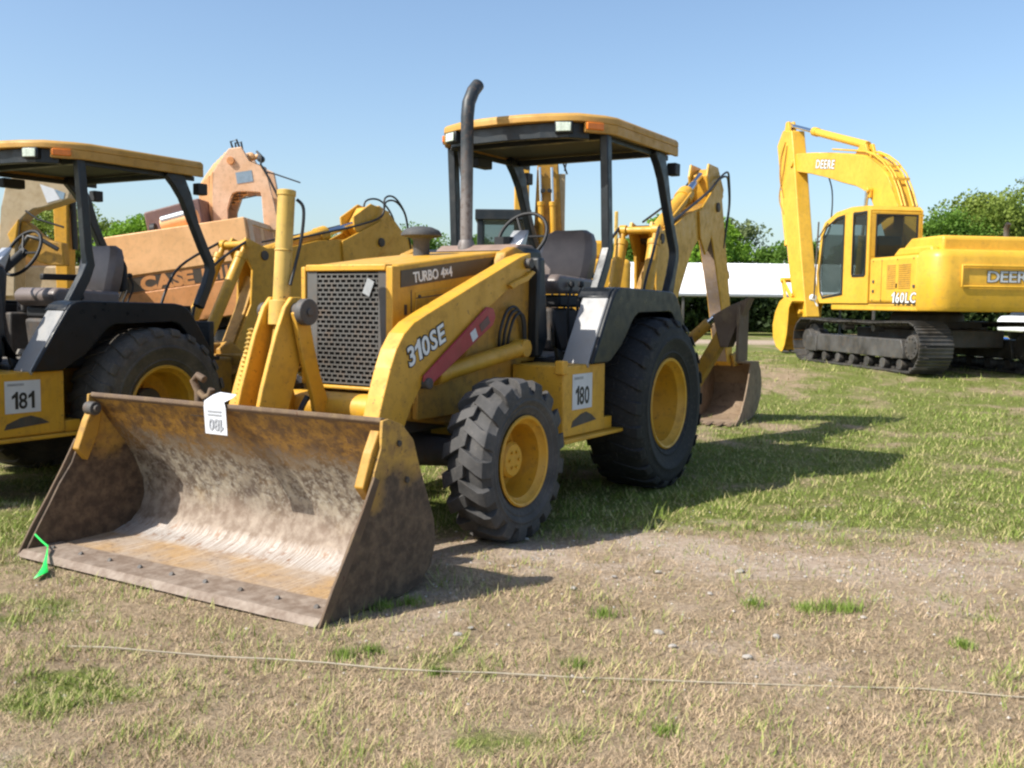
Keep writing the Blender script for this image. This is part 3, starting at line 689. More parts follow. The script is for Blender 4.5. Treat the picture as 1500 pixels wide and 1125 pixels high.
    for sg in (-1,1): MB().prism([(1.12,1.03),(1.17,1.20),(1.16,1.10),(1.06,1.06),(.90,1.06),(.30,1.06),(.26,1.0),(.95,.985),(1.08,.985)][0:9],sg*.60,sg*.632).build('sill',M['charcoal'],root,bevel=.006)
    m=MB(); m.prism([(1.20,1.70),(1.12,1.70),(1.06,1.14),(1.15,1.02),(1.22,1.02)],.43,.52); m.build('console_side',M['charcoal'],cw,bevel=.02)
    # steering wheel and column
    cs=Vector((.60,0.02,1.885)); rotm=Matrix.Rotation(R(62),4,'Y')
    m=MB(); pts=[cs+rotm@Vector((.205*math.cos(a),.205*math.sin(a),0)) for a in np.linspace(0,2*PI,33)]
    m.tube(pts,.014,8,cap=False)
    for a in (90,210,330): m.cyl(cs,cs+rotm@Vector((.2*math.cos(R(a)),.2*math.sin(R(a)),0)),.009,n=6)
    m.cyl(cs,cs+Vector((.35,0,-.30)),.035); m.cyl(cs+rotm@Vector((0,0,.02)),cs-rotm@Vector((0,0,.02)),.04)
    m.box((.84,.04,1.80),(.16,.13,.13)); 
    m.build('steering_wheel',M['black'],root,smooth=50)
    m=MB(); m.prism([(.80,1.92),(.93,1.80),(.97,1.66),(.90,1.66)],.06,.20); m.build('gauge_panel',M['steel'],cw,bevel=.008)
    # levers
    for k in range(4):
        y=-.35+k*.07; MB().hose([(-.45,y,1.02),(-.50,y,1.4),(-.58,y+.02,1.62),(-.55,y+.02,1.72)],.010,6).lathe([(.001,-.025),(.022,-.015),(.024,0),(.02,.02),(.001,.026)],(-.55,y+.02,1.735),'z',10).build('lever',M['black'],root,smooth=50)
    for y in (.30,.38): MB().hose([(.35,y,1.02),(.38,y,1.35),(.33,y,1.52)],.011,6).lathe([(.001,-.025),(.024,-.015),(.025,0),(.02,.02),(.001,.026)],(.33,y,1.535),'z',10).build('lever',M['black'],root,smooth=50)
    # seat
    sx_=.16
    def S(L): return [(x+sx_,z) for x,z in L]
    m=MB(); m.prism(S([(-.16,1.02),(-.12,1.355),(.30,1.355),(.26,1.02)]),-.20,.20); st=m.build('seat',M['greasy'],root,bevel=.03)
    m=MB(); m.prism(S([(-.30,1.47),(.28,1.46),(.34,1.50),(.35,1.56),(.30,1.61),(-.30,1.585)]),-.27,.27); m.build('cushion',M['seat'],st,bevel=.03,seg=4)
    m=MB(); m.b(-.25+sx_,.25+sx_,-.24,.24,1.36,1.455); m.build('suspension',M['black'],st,bevel=.02)
    m=MB(); rings=[]
    for z,x0,x1,hw in ((1.57,-.21,-.36,.20),(1.66,-.205,-.37,.232),(1.78,-.23,-.385,.245),(1.88,-.255,-.40,.235),(1.95,-.285,-.405,.205),(1.985,-.315,-.385,.15)):
        pl=[(x0-.035,hw),(x0,hw*.8),(x0-.02,0),(x0,-hw*.8),(x0-.035,-hw),(x1+.03,-hw),(x1,-hw*.75),(x1,hw*.75),(x1+.03,hw)]
        rings.append([m._v((x+sx_,y,z)) for x,y in pl])
    for a,b_ in zip(rings,rings[1:]):
        for i in range(9): m.face([a[i],a[(i+1)%9],b_[(i+1)%9],b_[i]])
    m.face(rings[0][::-1]); m.face(rings[-1]); m.build('backrest',M['seat'],st,bevel=.012,seg=3,smooth=70)
    m=MB(); m.prism(S([(-.385,1.58),(-.40,1.70),(-.42,1.88),(-.455,1.80),(-.455,1.60)]),-.18,.18); m.build('seat_back_shell',M['black'],st,bevel=.02)
    for sg in (-1,): MB().b(-.32+sx_,.05+sx_,sg*.285,sg*.34,1.68,1.735).build('armrest',M['black'],st,bevel=.012)
    m=MB(); m.b(-.52,.42,-.56,-.44,1.03,1.40); m.b(-.1,.3,-.54,-.44,1.40,1.58); m.cyl((-.3,-.5,1.42),(.3,-.5,1.42),.05); m.build('control_box',M['greasy'],root,bevel=.02)
    m=MB(); m.b(-.14,-.10,-.42,.42,1.03,1.20); m.box((.52,0,1.06),(.10,.3,.05),Matrix.Rotation(R(-25),4,'Y')); m.build('heel_board',M['floor'],root,bevel=.008)
    # --- fenders
    fo=[(1.13,.985),(1.09,1.05),(.94,1.28),(.835,1.435),(.80,1.475),(.755,1.498),(.69,1.507),(-.18,1.492),(-.26,1.478),(-.32,1.445),(-.38,1.38),(-.62,1.02)]
    fi=[(.90,.985),(.84,1.00),(.69,1.09),(.60,1.17),(.54,1.235),(.48,1.29),(.40,1.325),(-.14,1.335),(-.19,1.328),(-.23,1.31),(-.29,1.25),(-.48,.98)]
    for sg in (1,-1):
        m=MB(); m.strip(fo,fi,*sorted((sg*.865,sg*.90)))
        fe=m.build('fender',M['plastic'],root,bevel=.012,seg=3,merge=True)
        ti=[(p[0]-.02 if i<7 else p[0]+.012,p[1]-.03) for i,p in enumerate(fo)]
        m=MB(); m.strip(fo[3:],ti[3:],*sorted((sg*.62,sg*.864))); m.build('fender_top',M['plastic'],fe,bevel=.010,merge=True)
        m=MB(); m.strip(fo[:4],ti[:4],*sorted((sg*.66,sg*.864))); m.build('fender_front',M['plastic_sunlit'],fe,bevel=.010,merge=True)
        m=MB(); m.prism([(.99,1.0),(.70,1.47),(-.60,1.47),(-.66,1.0)],*sorted((sg*.60,sg*.618))); m.build('inner_panel',M['black'],fe,bevel=.004)
        # tank box with step
        m=MB(); m.b(.84,1.44,sg*.46,sg*.85,.515,.985); tk=m.build('side_tank',Y,root,bevel=.010,seg=3)
        m=MB(); m.b(.60,1.50,sg*.62,sg*.90,.485,.512); m.b(.70,.835,sg*.70,sg*.84,.513,.60); m.build('step',Y,tk,bevel=.006)
        m=MB(); m.b(.83,.92,sg*.80,sg*.862,.988,1.012); m.b(1.40,1.47,sg*.80,sg*.862,.93,1.02)
        m.build('bracket',Y,tk,bevel=.008)
        m=MB(); m.prism([(.97,.60),(1.33,.575),(1.31,.615),(1.20,.655),(1.12,.665),(1.04,.64)],sg*.8505,sg*.853); m.build('foot_hole',M['greasy'],tk)
        if sg>0:
            m=MB(); m.b(1.04,1.32,.8512,.8535,.690,.925); lb=m.build('lot_label',M['label'],tk)
            text('lettering',number,.165,M['ink'],lb,(1.18,.8542,.782),(-1,0,0),(0,0,1),bold=.0030,sx=.86,depth=.0004)
            m=MB(); m.b(1.17,1.30,.8540,.8546,.888,.906); m.build('fine_print',M['labelgrey'],lb)
    # --- canopy frame
    for sg in (1,-1):
        y0,y1=sorted((sg*.635,sg*.70))
        m=MB(); m.bar2d([(.535,2.60),(.505,2.20),(.485,1.90),(.47,1.79),(.52,1.68),(.63,1.50),(.74,1.30),(.92,1.02)],[.070,.070,.072,.08,.09,.09,.11,.13],y0,y1)
        m.build('front_post',M['charcoal'],root,bevel=.008)
        m=MB(); m.bar2d([(-.30,2.60),(-.42,2.55),(-.50,2.42),(-.60,2.18),(-.70,1.98),(-.77,1.86),(-.78,1.78),(-.72,1.62),(-.64,1.46)],[.06,.15,.115,.075,.075,.075,.08,.08,.09],y0,y1)
        m.build('rear_post',M['charcoal'],root,bevel=.008)
    def outl(s=1.0,ins=0):
        h=[(-.66,.735),(.48,.738),(.60,.70),(.78,.58),(.865,.40),(.91,.20),(.922,0)]
        pts=[(x-ins*(1 if x>0 else -1),y-ins if y>0 else y) for x,y in h]
        return pts+[(x,-y) for x,y in pts[-2::-1]]
    o0=outl(); o1=outl(ins=.015); o2=outl(ins=.14)
    m=MB()
    def ringat(o,z): return [m._v((x,y,z)) for x,y in o]
    r0=ringat(o0,2.665); r1=ringat(o0,2.705); r2=ringat(o1,2.725); r3=ringat(o2,2.742)
    n=len(o0)
    for a,b_ in ((r0,r1),(r1,r2),(r2,r3)):
        for i in range(n): m.face([a[i],a[(i+1)%n],b_[(i+1)%n],b_[i]])
    m.face(r3); m.face(r0[::-1])
    roof=m.build('canopy_roof',M['yellow_roof'],root,bevel=.006,seg=3,smooth=45)
    # side, corner and rear skirts of the roof
    m=MB()
    for sg in (1,-1):
        so=[(-.66,sg*.735),(.48,sg*.738),(.60,sg*.70),(.74,sg*.607)]; si=[(-.66,sg*.705),(.46,sg*.708),(.57,sg*.67),(.70,sg*.575)]
        m.strip(so,si,2.595,2.6645,'z')
    m.b(-.66,-.63,-.70,.70,2.61,2.6645)
    m.build('roof_skirt',M['yellow_roof'],roof,bevel=.006,merge=True)
    m=MB(); m.prism([(-.62,.69),(.44,.69),(.55,.655),(.68,.55),(.70,0),(.68,-.55),(.55,-.655),(.44,-.69),(-.62,-.69)],2.628,2.652,'z'); m.build('headliner',M['black'],roof)
    m=MB(); fo_=[(.66,.60),(.79,.50),(.84,.30),(.865,0),(.84,-.30),(.79,-.50),(.66,-.60)]; fi_=[(x-.05,y*.95) for x,y in fo_]
    m.strip(fo_,fi_,2.555,2.6645,'z'); m.build('front_visor',M['charcoal'],roof,bevel=.006,merge=True)
    for sg in (1,-1):
        m=MB(); m.box((.795,sg*.47,2.625),(.07,.13,.085),Matrix.Rotation(R(sg*22),4,'Z')); wl=m.build('work_light',M['charcoal'],roof,bevel=.008)
        m=MB(); m.box((.835,sg*.487,2.625),(.012,.105,.062),Matrix.Rotation(R(sg*22),4,'Z')); m.build('lens',M['lamp'],wl,bevel=.004)
        m=MB(); m.box((.676,sg*.655,2.637),(.135,.02,.050),Matrix.Rotation(R(-sg*33.5),4,'Z')); m.build('marker_light',M['amber'],roof,bevel=.005)
        m=MB(); m.b(-.70,-.60,sg*.66,sg*.74,2.44,2.54); m.build('rear_light',M['black'],roof,bevel=.008)
    m=MB(); m.box((.62,-.50,2.46),(.03,.09,.20),Matrix.Rotation(R(12),4,'Y')); m.build('mirror',M['charcoal'],root,bevel=.008)
    m=MB(); m.b(-.62,.55,-.665,-.645,2.56,2.60); m.b(-.62,.55,.645,.665,2.56,2.60); m.b(-.46,-.40,-.635,.635,2.57,2.615); m.b(.48,.54,-.635,.635,2.57,2.615); m.build('roof_frame',M['charcoal'],roof,bevel=.005)
    m=MB(); m.box((.30,-.55,2.50),(.20,.08,.08)); m.build('radio_box',M['black'],roof,bevel=.01)
    m=MB(); m.b(-.86,-.80,-.63,.63,1.015,1.33); m.build('rear_panel',M['charcoal'],root,bevel=.01)
    # --- stabilisers, raised
    for sg in (1,-1):
        m=MB(); m.prism([(.30*sg,.42),(.30*sg,.80),(.50*sg,.86),(.60*sg,.72),(.56*sg,.45)],-1.62,-1.36,'x'); m.build('stabiliser_bracket',YD,root,bevel=.01)
        p0=Vector((-1.50,sg*.55,.60)); p1=Vector((-1.50,sg*.90,1.20)); d=p1-p0
        rot=Matrix.Rotation(math.atan2(d.z,d.y*1.0)*1.0,4,'X')
        m=MB(); m.box((p0+p1)/2,(.13,d.length+.04,.11),rot); lg=m.build('stabiliser_leg',YD,root,bevel=.01)
        m=MB(); m.prism([(sg*.86,1.02),(sg*.93,1.02),(sg*1.11,1.46),(sg*.92,1.38),(sg*.78,1.30)],-1.58,-1.42,'x'); m.b(-1.63,-1.37,sg*1.02,sg*1.045,.90,1.40); m.build('stabiliser_pad',M['rust'],lg,bevel=.006)
        q0=Vector((-1.45,sg*.40,.92)); q1=Vector((-1.45,sg*.78,1.27)); m=MB(); dd=q1-q0; m.cyl(q0,q0+dd*.9,.05,n=16); cy=m.build('stabiliser_cylinder',YD,root,bevel=.006)
        MB().cyl(q0+dd*.9,q1+dd*.06,.03).build('cylinder_rod',M['chrome'],cy)
    m=MB(); m.b(-1.62,-1.31,-.56,.56,.46,.60); m.b(-1.60,-1.31,-.5,.5,.90,1.0); m.build('rear_frame',YD,root,bevel=.01)
    hoe(root,-1.5,*hoe_pose,Y,YD)
    return root,bk
# ------------------------------------------------------------------ crawler tracks
def track_loop(L, Hh, sag=.04, n=220):
    """closed loop (x,z), z from 0, of a crawler track"""
    r=Hh/2; pts=[]
    half=L/2-r
    for i in range(n):
        t=i/n; per=4*half+2*PI*r; s=t*per
        if s<2*half: pts.append((-half+s, 0))
        elif s<2*half+PI*r:
            a=-PI/2+(s-2*half)/r; pts.append((half+r*math.cos(a), r+r*math.sin(a)))
        elif s<4*half+PI*r:
            u=s-2*half-PI*r; x=half-u; pts.append((x, 2*r-sag*math.sin(PI*u/(2*half))**2*(.4+.6*math.sin(2*PI*u/(2*half))**2)))
        else:
            a=PI/2+(s-4*half-PI*r)/r; pts.append((-half+r*math.cos(a), r+r*math.sin(a)))
    return pts
def track(root, y0, w, L, Hh, shoes, mat, xf=None, sprocket=True):
    loop=track_loop(L-.06,Hh-.06); n=len(loop)
    mb=MB(xf)
    for k in range(shoes):
        f=k*n/shoes; i=int(f)%n; p=loop[i]; q=loop[(i+1)%n]; t=f-int(f); c=(p[0]*(1-t)+q[0]*t,p[1]*(1-t)+q[1]*t)
        a=math.atan2(q[1]-p[1],q[0]-p[0]); pitch=(2*(L-.06)-(Hh-.06)*2+PI*(Hh-.06))/shoes
        rot=Matrix.Rotation(-a,4,'Y'); nrm=Vector((math.sin(a),0,-math.cos(a)))
        mb.box(Vector((c[0],y0,c[1]+.03)),(pitch*.93,w,.016),rot)
        for off in (-.36,0,.36):
            mb.box(Vector((c[0],y0,c[1]+.03))+nrm*.016+Vector((math.cos(a),0,math.sin(a)))*off*pitch,(.014,w,.020),rot)
        mb.box(Vector((c[0],y0,c[1]+.03))-nrm*.035,(pitch*.8,.16,.05),rot)
    tr=mb.build('track',mat,root,smooth=0)
    r=Hh/2
    mb=MB(xf)
    ys=y0
    mb.prism([(-L/2+.62,r-.06),(-L/2+.70,r+.12),(L/2-.75,r+.12),(L/2-.62,r-.02),(L/2-.62,r-.20),(-L/2+.62,r-.20)],ys-.24,ys+.24)
    mb.b(L/2-1.0,L/2-.55,ys-.27,ys+.27,r-.22,r+.08)
    fr=mb.build('track_frame',M['iron'],tr,bevel=.015)
    for k in range(7):
        x=-L/2+.75+k*(L-1.45)/6; MB(xf).lathe([(.001,-.22),(.09,-.22),(.09,-.12),(.07,-.1),(.07,.1),(.09,.12),(.09,.22),(.001,.22)],(x,ys,.14),'y',14).build('roller',M['iron'],tr,bevel=.006)
    for x in (-.5,.6): MB(xf).lathe([(.001,-.1),(.07,-.1),(.07,.1),(.001,.1)],(x,ys,Hh-.15),'y',14).build('carrier_roller',M['iron'],tr,bevel=.006)
    wh=[(.001,-.20),(.20,-.20),(.22,-.08),(r-.13,-.06),(r-.12,.06),(.22,.08),(.20,.20),(.001,.20)]
    MB(xf).lathe(wh,(L/2-r,ys,r),'y',28).build('idler_wheel',M['iron'],tr,bevel=.006)
    mb=MB(xf); mb.lathe(wh,(-(L/2-r),ys,r),'y',28)
    for k in range(10):
        a=2*PI*k/10; mb.cyl((-(L/2-r)+.15*math.cos(a),ys+.2,r+.15*math.sin(a)),(-(L/2-r)+.15*math.cos(a),ys+.225,r+.15*math.sin(a)),.014,n=6)
    mb.build('sprocket',M['iron'],tr,bevel=.006)
    return tr

def cylinder(root, a, b, f, r, ymat, name='hydraulic_cylinder', rod=None):
    a=Vector(a);b=Vector(b);d=b-a
    m=MB(); m.cyl(a,a+d*f,r,n=16); m.cyl(a+d*(f-.05),a+d*f,r*1.18,n=16)
    o=m.build(name,ymat,root,bevel=.006)
    MB().cyl(a+d*f,b,r*.52).build('cylinder_rod',M['chrome'],o); return o

# ------------------------------------------------------------------ big excavator on the right
def big_excavator():
    Y=M['yellow_new']
    root=empty('tracked_excavator',(7.5311,18.1807,.30),1.7254,'large bright yellow tracked excavator parked at right in front of the trees','excavator')
    for sg in (1,-1): track(root,sg*1.0,.60,4.75,.88,54,M['iron'],xf=Matrix.Translation((.40,0,0)))
    m=MB(); m.b(-1.2,1.2,-.72,.72,.42,.72); m.b(-.6,.6,-.7,.7,.72,.86); m.lathe([(.001,.84),(.62,.84),(.62,.98),(.55,1.03),(.001,1.03)],(0,0,0),'z',32); m.build('undercarriage',M['greasy'],root,bevel=.02)
    # upper structure
    m=MB(); m.b(-1.72,1.30,-1.22,1.22,1.035,1.16); m.build('deck',Y,root,bevel=.02)
    # left side housing behind the cab, rounded top edge
    def housing(y0,y1,x0,x1,z0,z1,nm,bev=.06):
        m=MB(); m.b(x0,x1,y0,y1,z0,z1); return m.build(nm,Y,root,bevel=bev,seg=4)
    hs=housing(.22,1.25,-1.70,-.16,1.163,1.965,'side_housing')
    housing(-1.25,-.52,-1.70,1.25,1.163,1.86,'right_housing')
    m=MB(); m.b(-1.70,-.25,-.515,.215,1.163,1.90); m.build('engine_bay',Y,root,bevel=.02)
    m=MB(); m.prism([(-1.98,1.962),(-1.98,2.23),(-1.92,2.26),(-1.02,2.26),(-.80,2.12),(-.74,1.97)],-.98,.98); hd=m.build('engine_hood',Y,root,bevel=.04,seg=3)
    m=MB(); m.prism([(-1.9,2.02),(-1.85,2.10),(-.90,2.10),(-.70,1.968),(-1.9,1.968)],.985,1.12); m.build('hood_shoulder',Y,root,bevel=.03)
    m=MB(); m.tube([(-1.35,-.55,2.25),(-1.35,-.55,2.44),(-1.40,-.55,2.52)],.045,12); m.build('exhaust_pipe',M['greasy'],root,smooth=50)
    # counterweight with rounded plan corners
    out=[]
    for c,a0,a1 in (((-1.95,.96),90,180),((-1.95,-.96),180,270)): out+=arcpts(c,.30,a0,a1,8)
    plan=[(-1.722,1.26)]+out+[(-1.722,-1.26)]
    plan2=[(p[0]*.985-.0, p[1]*.975) for p in plan]; plan2[0]=(-1.722,1.23); plan2[-1]=(-1.722,-1.23)
    m=MB(); lev=[(plan2,1.05),(plan,1.12),(plan,1.90),(plan2,1.99),([(max(p[0],-2.12),p[1]*.93) for p in plan2],2.03)]
    rings=[[m._v((x,y,z)) for x,y in pl] for pl,z in lev]
    for a,b_ in zip(rings,rings[1:]):
        for i in range(len(a)): m.face([a[i],a[(i+1)%len(a)],b_[(i+1)%len(a)],b_[i]])
    m.face(rings[0][::-1]); m.face(rings[-1])
    cw=m.build('counterweight',Y,root,smooth=50)
    # raised frame that leaves the recessed name panel
    m=MB(); x=-2.262
    m.b(x,x-.028,-.86,.80,1.745,1.785); m.b(x,x-.028,-.86,.80,1.425,1.455); m.b(x,x-.028,.80,.83,1.425,1.785); m.b(x,x-.028,-.89,-.86,1.425,1.785)
    m.build('panel_rim',Y,cw,bevel=.012)
    text('lettering_edge','DEERE',.245,M['ink'],cw,(-2.2545,-.06,1.603),(0,-1,0),(0,0,1),bold=.012,sx=1.28,depth=.001)
    text('lettering','DEERE',.245,M['decalgrey'],cw,(-2.2570,-.06,1.603),(0,-1,0),(0,0,1),bold=.004,sx=1.28,depth=.001)
    # louvres
    m=MB()
    for x0,x1,z0,z1 in ((-1.05,-.78,1.41,1.83),(-1.52,-1.15,1.41,1.83)):
        for k in range(12):
            z=z0+(k+.3)*(z1-z0)/12; m.box(((x0+x1)/2,1.2525,z),(x1-x0,.010,.016),Matrix.Rotation(R(20),4,'X'))
    m.build('louvres',M['yellow_dirty'],hs,smooth=0)
    m=MB(); m.b(-.60,-.592,1.2502,1.254,1.18,1.90); m.b(-1.08,-1.11,1.2502,1.262,1.42,1.50); m.build('door_seam',M['black'],hs)
    for x,z in ((-1.66,1.42),(-.36,1.35),(-.36,1.52)): MB().b(x,x+.055,1.2502,1.267,z,z+.05).build('latch',M['greasy'],hs,bevel=.004)
    for x in (-1.60,-1.10,-.60,-.30):
        for z in (1.22,1.90): MB().cyl((x,1.2502,z),(x,1.258,z),.012,n=8).build('bolt',M['greasy'],hs)
    m=MB(); m.b(-1.68,-.18,1.2502,1.2525,1.150,1.158); m.build('seam',M['greasy'],hs)
    text('lettering_edge','160LC',.235,M['ink'],hs,(-1.34,1.2545,1.262),(-1,0,0),(0,0,1),bold=.014,depth=.001,shear=.1,sx=1.12,space=1.7)
    text('lettering','160LC',.235,M['white'],hs,(-1.34,1.2575,1.262),(-1,0,0),(0,0,1),bold=.003,depth=.001,shear=.1,sx=1.12,space=1.7)
    # cab: posts and panels round real window openings
    cy0,cy1=.24,1.25
    side=[(-.13,1.165),(-.13,2.82),(-.02,2.90),(.55,2.925),(1.15,2.88),(1.62,2.72),(1.76,2.55),(1.90,1.75),(1.86,1.30),(1.74,1.165)]
    def inset(q): return q
    def cabside(y0,y1):
        m=MB()
        # lower skin, roof rail, posts
        m.prism([(-.13,1.165),(-.13,1.66),(.48,1.66),(.48,1.165)],y0,y1)
        m.strip([(-.13,2.70),(-.13,2.82),(-.02,2.90),(.55,2.925),(1.15,2.88),(1.62,2.72),(1.76,2.55),(1.90,1.75),(1.86,1.30),(1.74,1.165),(.80,1.165)],
                [(-.02,2.70),(-.02,2.74),(.06,2.80),(.55,2.83),(1.10,2.79),(1.54,2.64),(1.67,2.48),(1.80,1.76),(1.74,1.36),(1.62,1.22),(.80,1.30)],y0,y1)
        m.prism([(-.13,1.66),(-.13,2.70),(-.03,2.70),(-.03,1.66)],y0,y1)
        m.prism([(.48,1.165),(.48,2.83),(.82,2.83),(.80,1.30),(.80,1.165)],y0,y1)
        m.strip([(.80,1.30),(1.62,1.22)],[(.80,1.36),(1.60,1.30)],y0,y1)
        return m
    cb=cabside(cy1-.03,cy1).build('cab',Y,root,bevel=.012,merge=True)
    cabside(cy0,cy0+.03).build('cab_side',Y,cb,bevel=.012,merge=True)
    m=MB(); m.strip([(-.13,2.82),(-.02,2.90),(.55,2.925),(1.15,2.88),(1.62,2.72)],[(-.10,2.79),(0,2.865),(.55,2.89),(1.15,2.845),(1.60,2.69)],cy0+.031,cy1-.031)
    m.b(-.13,-.10,cy0+.031,cy1-.031,1.165,1.98); m.b(-.13,-.10,cy0+.031,cy1-.031,2.745,2.80); m.b(-.13,-.10,cy1-.12,cy1-.031,1.98,2.745); m.b(-.13,-.10,cy0+.031,cy0+.09,1.98,2.745)
    m.b(.0,1.7,cy0+.031,cy1-.031,1.17,1.20)
    m.build('cab_shell',Y,cb,bevel=.012)
    # gaskets and panes
    m=MB(); m.b(-.134,-.108,cy0+.088,cy0+.115,1.98,2.745); m.b(-.134,-.108,cy1-.145,cy1-.118,1.98,2.745); m.b(-.134,-.108,cy0+.116,cy1-.146,2.72,2.747); m.b(-.134,-.108,cy0+.116,cy1-.146,1.978,2.005)
    gk=m.build('rear_window',M['black'],cb,bevel=.004)
    m=MB(); m.b(-.122,-.116,cy0+.1155,cy1-.1455,2.0055,2.7195); m.build('pane',M['glass'],gk)
    m=MB(); m.b(.0,.455,1.251,1.262,2.765,2.81); m.b(-.028,.0,1.24,1.262,1.68,2.81); m.b(.455,.485,1.24,1.262,1.68,2.81); m.b(.0,.455,1.24,1.262,1.64,1.69)
    gk=m.build('side_window',M['black'],cb,bevel=.004)
    m=MB(); m.b(.001,.454,1.235,1.239,1.70,2.76); m.build('pane',M['glass'],gk)
    dd_o=[(.80,1.32),(.80,2.80),(1.12,2.78),(1.54,2.63),(1.66,2.48),(1.79,1.76),(1.73,1.38),(1.61,1.25),(.80,1.32)]
    dd_i=[(.84,1.36),(.84,2.76),(1.11,2.74),(1.51,2.60),(1.62,2.46),(1.75,1.76),(1.69,1.40),(1.59,1.29),(.84,1.36)]
    m=MB(); m.strip(dd_o,dd_i,1.251,1.262); gk=m.build('door',M['black'],cb,bevel=.003,merge=True)
    m=MB(); m.prism(dd_i[:-1],1.236,1.240); m.build('pane',M['glass'],gk)
    m=MB(); m.prism([(1.80,2.30),(1.86,1.78),(1.80,1.38),(1.76,1.38),(1.82,1.78),(1.70,2.50)],cy0+.04,cy1-.04); m.build('windscreen',M['glass'],cb)
    # operator seat and console inside
    m=MB(); m.b(.15,.65,.52,1.0,1.25,1.70); m.prism([(.12,1.70),(.22,1.70),(.14,2.38),(.02,2.38)],.52,1.0); m.build('operator_seat',M['seat'],cb,bevel=.05,seg=3)
    m=MB(); m.cyl((1.45,1.27,2.70),(1.75,1.30,2.45),.012); m.cyl((1.80,1.29,2.75),(1.83,1.32,1.25),.016); m.build('grab_rail',M['greasy'],cb)
    m=MB(); m.lathe([(.001,-.05),(.06,-.05),(.07,.03),(.001,.04)],(1.95,1.28,1.27),'x',14); m.cyl((1.9,1.20,1.10),(1.95,1.28,1.25),.015); m.build('work_light',M['white'],cb,bevel=.006)
    # boom
    bt=[(.35,1.35),(.62,2.20),(.98,2.95),(1.18,3.30),(1.42,3.62),(1.75,3.88),(2.10,4.06),(2.45,4.18),(3.1,4.30),(3.9,4.44),(4.75,4.56),(5.60,4.66),(5.85,4.66)]
    bb=[(.72,1.28),(1.20,2.05),(1.62,2.72),(1.90,3.05),(2.05,3.24),(2.22,3.38),(2.42,3.48),(2.70,3.58),(3.3,3.72),(4.0,3.91),(4.75,4.08),(5.45,4.22),(5.80,4.30)]
    m=MB(); m.strip(bt,bb,-.30,.08); bm_=m.build('boom',Y,root,bevel=.02,merge=True)
    dv=Vector((-1,0,-.145)).normalized()
    text('lettering_edge','DEERE',.26,M['ink'],bm_,(4.10,.083,4.22),dv,Vector((0,1,0)).cross(dv),bold=.016,depth=.001,shear=.05,sx=1.15,space=1.6)
    text('lettering','DEERE',.26,M['white'],bm_,(4.10,.0855,4.22),dv,Vector((0,1,0)).cross(dv),bold=.004,depth=.001,shear=.05,sx=1.15,space=1.6)
    m=MB()
    for k,y in enumerate((-.26,-.18,-.02,.05)):
        pts=[(p[0]-.06,y,p[1]+.06) for p in bt[2:10]]; m.tube(pts,.018,8)
    for x,z in ((1.30,3.56),(1.62,3.84),(2.2,4.13)): m.box((x-.04,-.1,z),(.05,.34,.05))
    m.build('hydraulic_pipes',Y,bm_,smooth=50)
    m=MB(); m.box((2.05,.12,3.35),(.16,.06,.16)); m.cyl((2.03,.08,3.42),(2.03,.20,3.42),.06); m.cyl((2.03,-.42,3.42),(2.03,-.30,3.42),.06)
    m.build('cylinder_boss',Y,bm_,bevel=.015)
    for y in (.17,-.39): cylinder(root,(2.30,y,1.45),(2.04,y,3.42),.55,.075,Y,'boom_cylinder')
    # arm
    ao=[(6.62,4.98),(6.30,5.28),(6.10,5.34),(5.80,5.20)]
    f=[(5.80,5.22),(5.66,4.70),(5.54,4.22),(5.30,3.20),(5.02,2.10),(4.80,1.30),(4.66,.86)]
    b_=[(6.30,5.30),(6.60,4.98),(6.46,4.50),(6.12,3.40),(5.72,2.10),(5.42,1.20),(5.20,.84)]
    m=MB(); m.strip(f,b_,-.20,.13); am=m.build('arm',Y,root,bevel=.02,merge=True)
    MB().cyl((5.70,-.34,4.44),(5.70,.17,4.44),.085,n=20).build('pivot_pin',Y,am,bevel=.01); MB().cyl((4.90,-.26,.98),(4.90,.22,.98),.06).build('pivot_pin',Y,am,bevel=.01)
    for y in (-.12,.0): MB().prism([(6.05,5.20),(6.16,5.50),(6.30,5.50),(6.40,5.15)],y,y+.06).build('cylinder_bracket',Y,am,bevel=.01)
    m=MB(); m.prism([(2.35,4.12),(2.50,4.42),(2.72,4.42),(2.95,4.24)],-.20,-.14); m.prism([(2.35,4.12),(2.50,4.42),(2.72,4.42),(2.95,4.24)],-.05,.01); m.build('cylinder_bracket',Y,bm_,bevel=.01)
    ac=cylinder(root,(2.60,-.10,4.40),(6.22,-.03,5.42),.66,.085,Y,'arm_cylinder')
    # hoses at the elbow
    m=MB(); m.hose([(4.75,-.32,4.06),(4.62,-.36,3.7),(4.60,-.36,3.2),(4.75,-.36,2.75),(5.02,-.22,2.55)],.016,8); m.build('hose',M['rubber'],am,smooth=60); MB().hose([(6.10,.135,5.0),(6.30,.16,4.6),(6.28,.16,4.1),(6.10,.14,3.7)],.014,8).build('hose',M['yellow_dirty'],am,smooth=60); MB().hose([(6.0,.14,4.9),(6.12,.16,4.3),(6.3,.16,3.7),(6.05,.14,3.3)],.014,8).build('hose',M['yellow_dirty'],am,smooth=60)
    # bucket cylinder on the front of the arm, links and bucket curled under
    cylinder(root,(6.55,-.03,3.9),(5.85,-.03,1.72),.62,.075,Y,'bucket_cylinder')
    m=MB()
    for y in (-.27,.19):
        m.bar2d([(5.84,1.72),(5.30,1.30)],.11,y,y+.04); m.bar2d([(5.84,1.72),(5.52,.98)],.11,y,y+.04)
    m.cyl((5.84,-.28,1.72),(5.84,.26,1.72),.06); m.build('linkage',Y,root,bevel=.01)
    bo=[(4.80,1.02),(5.25,1.10),(5.50,1.00),(5.72,.76),(5.84,.46),(5.80,.16),(5.60,-.06),(5.3,-.16)]
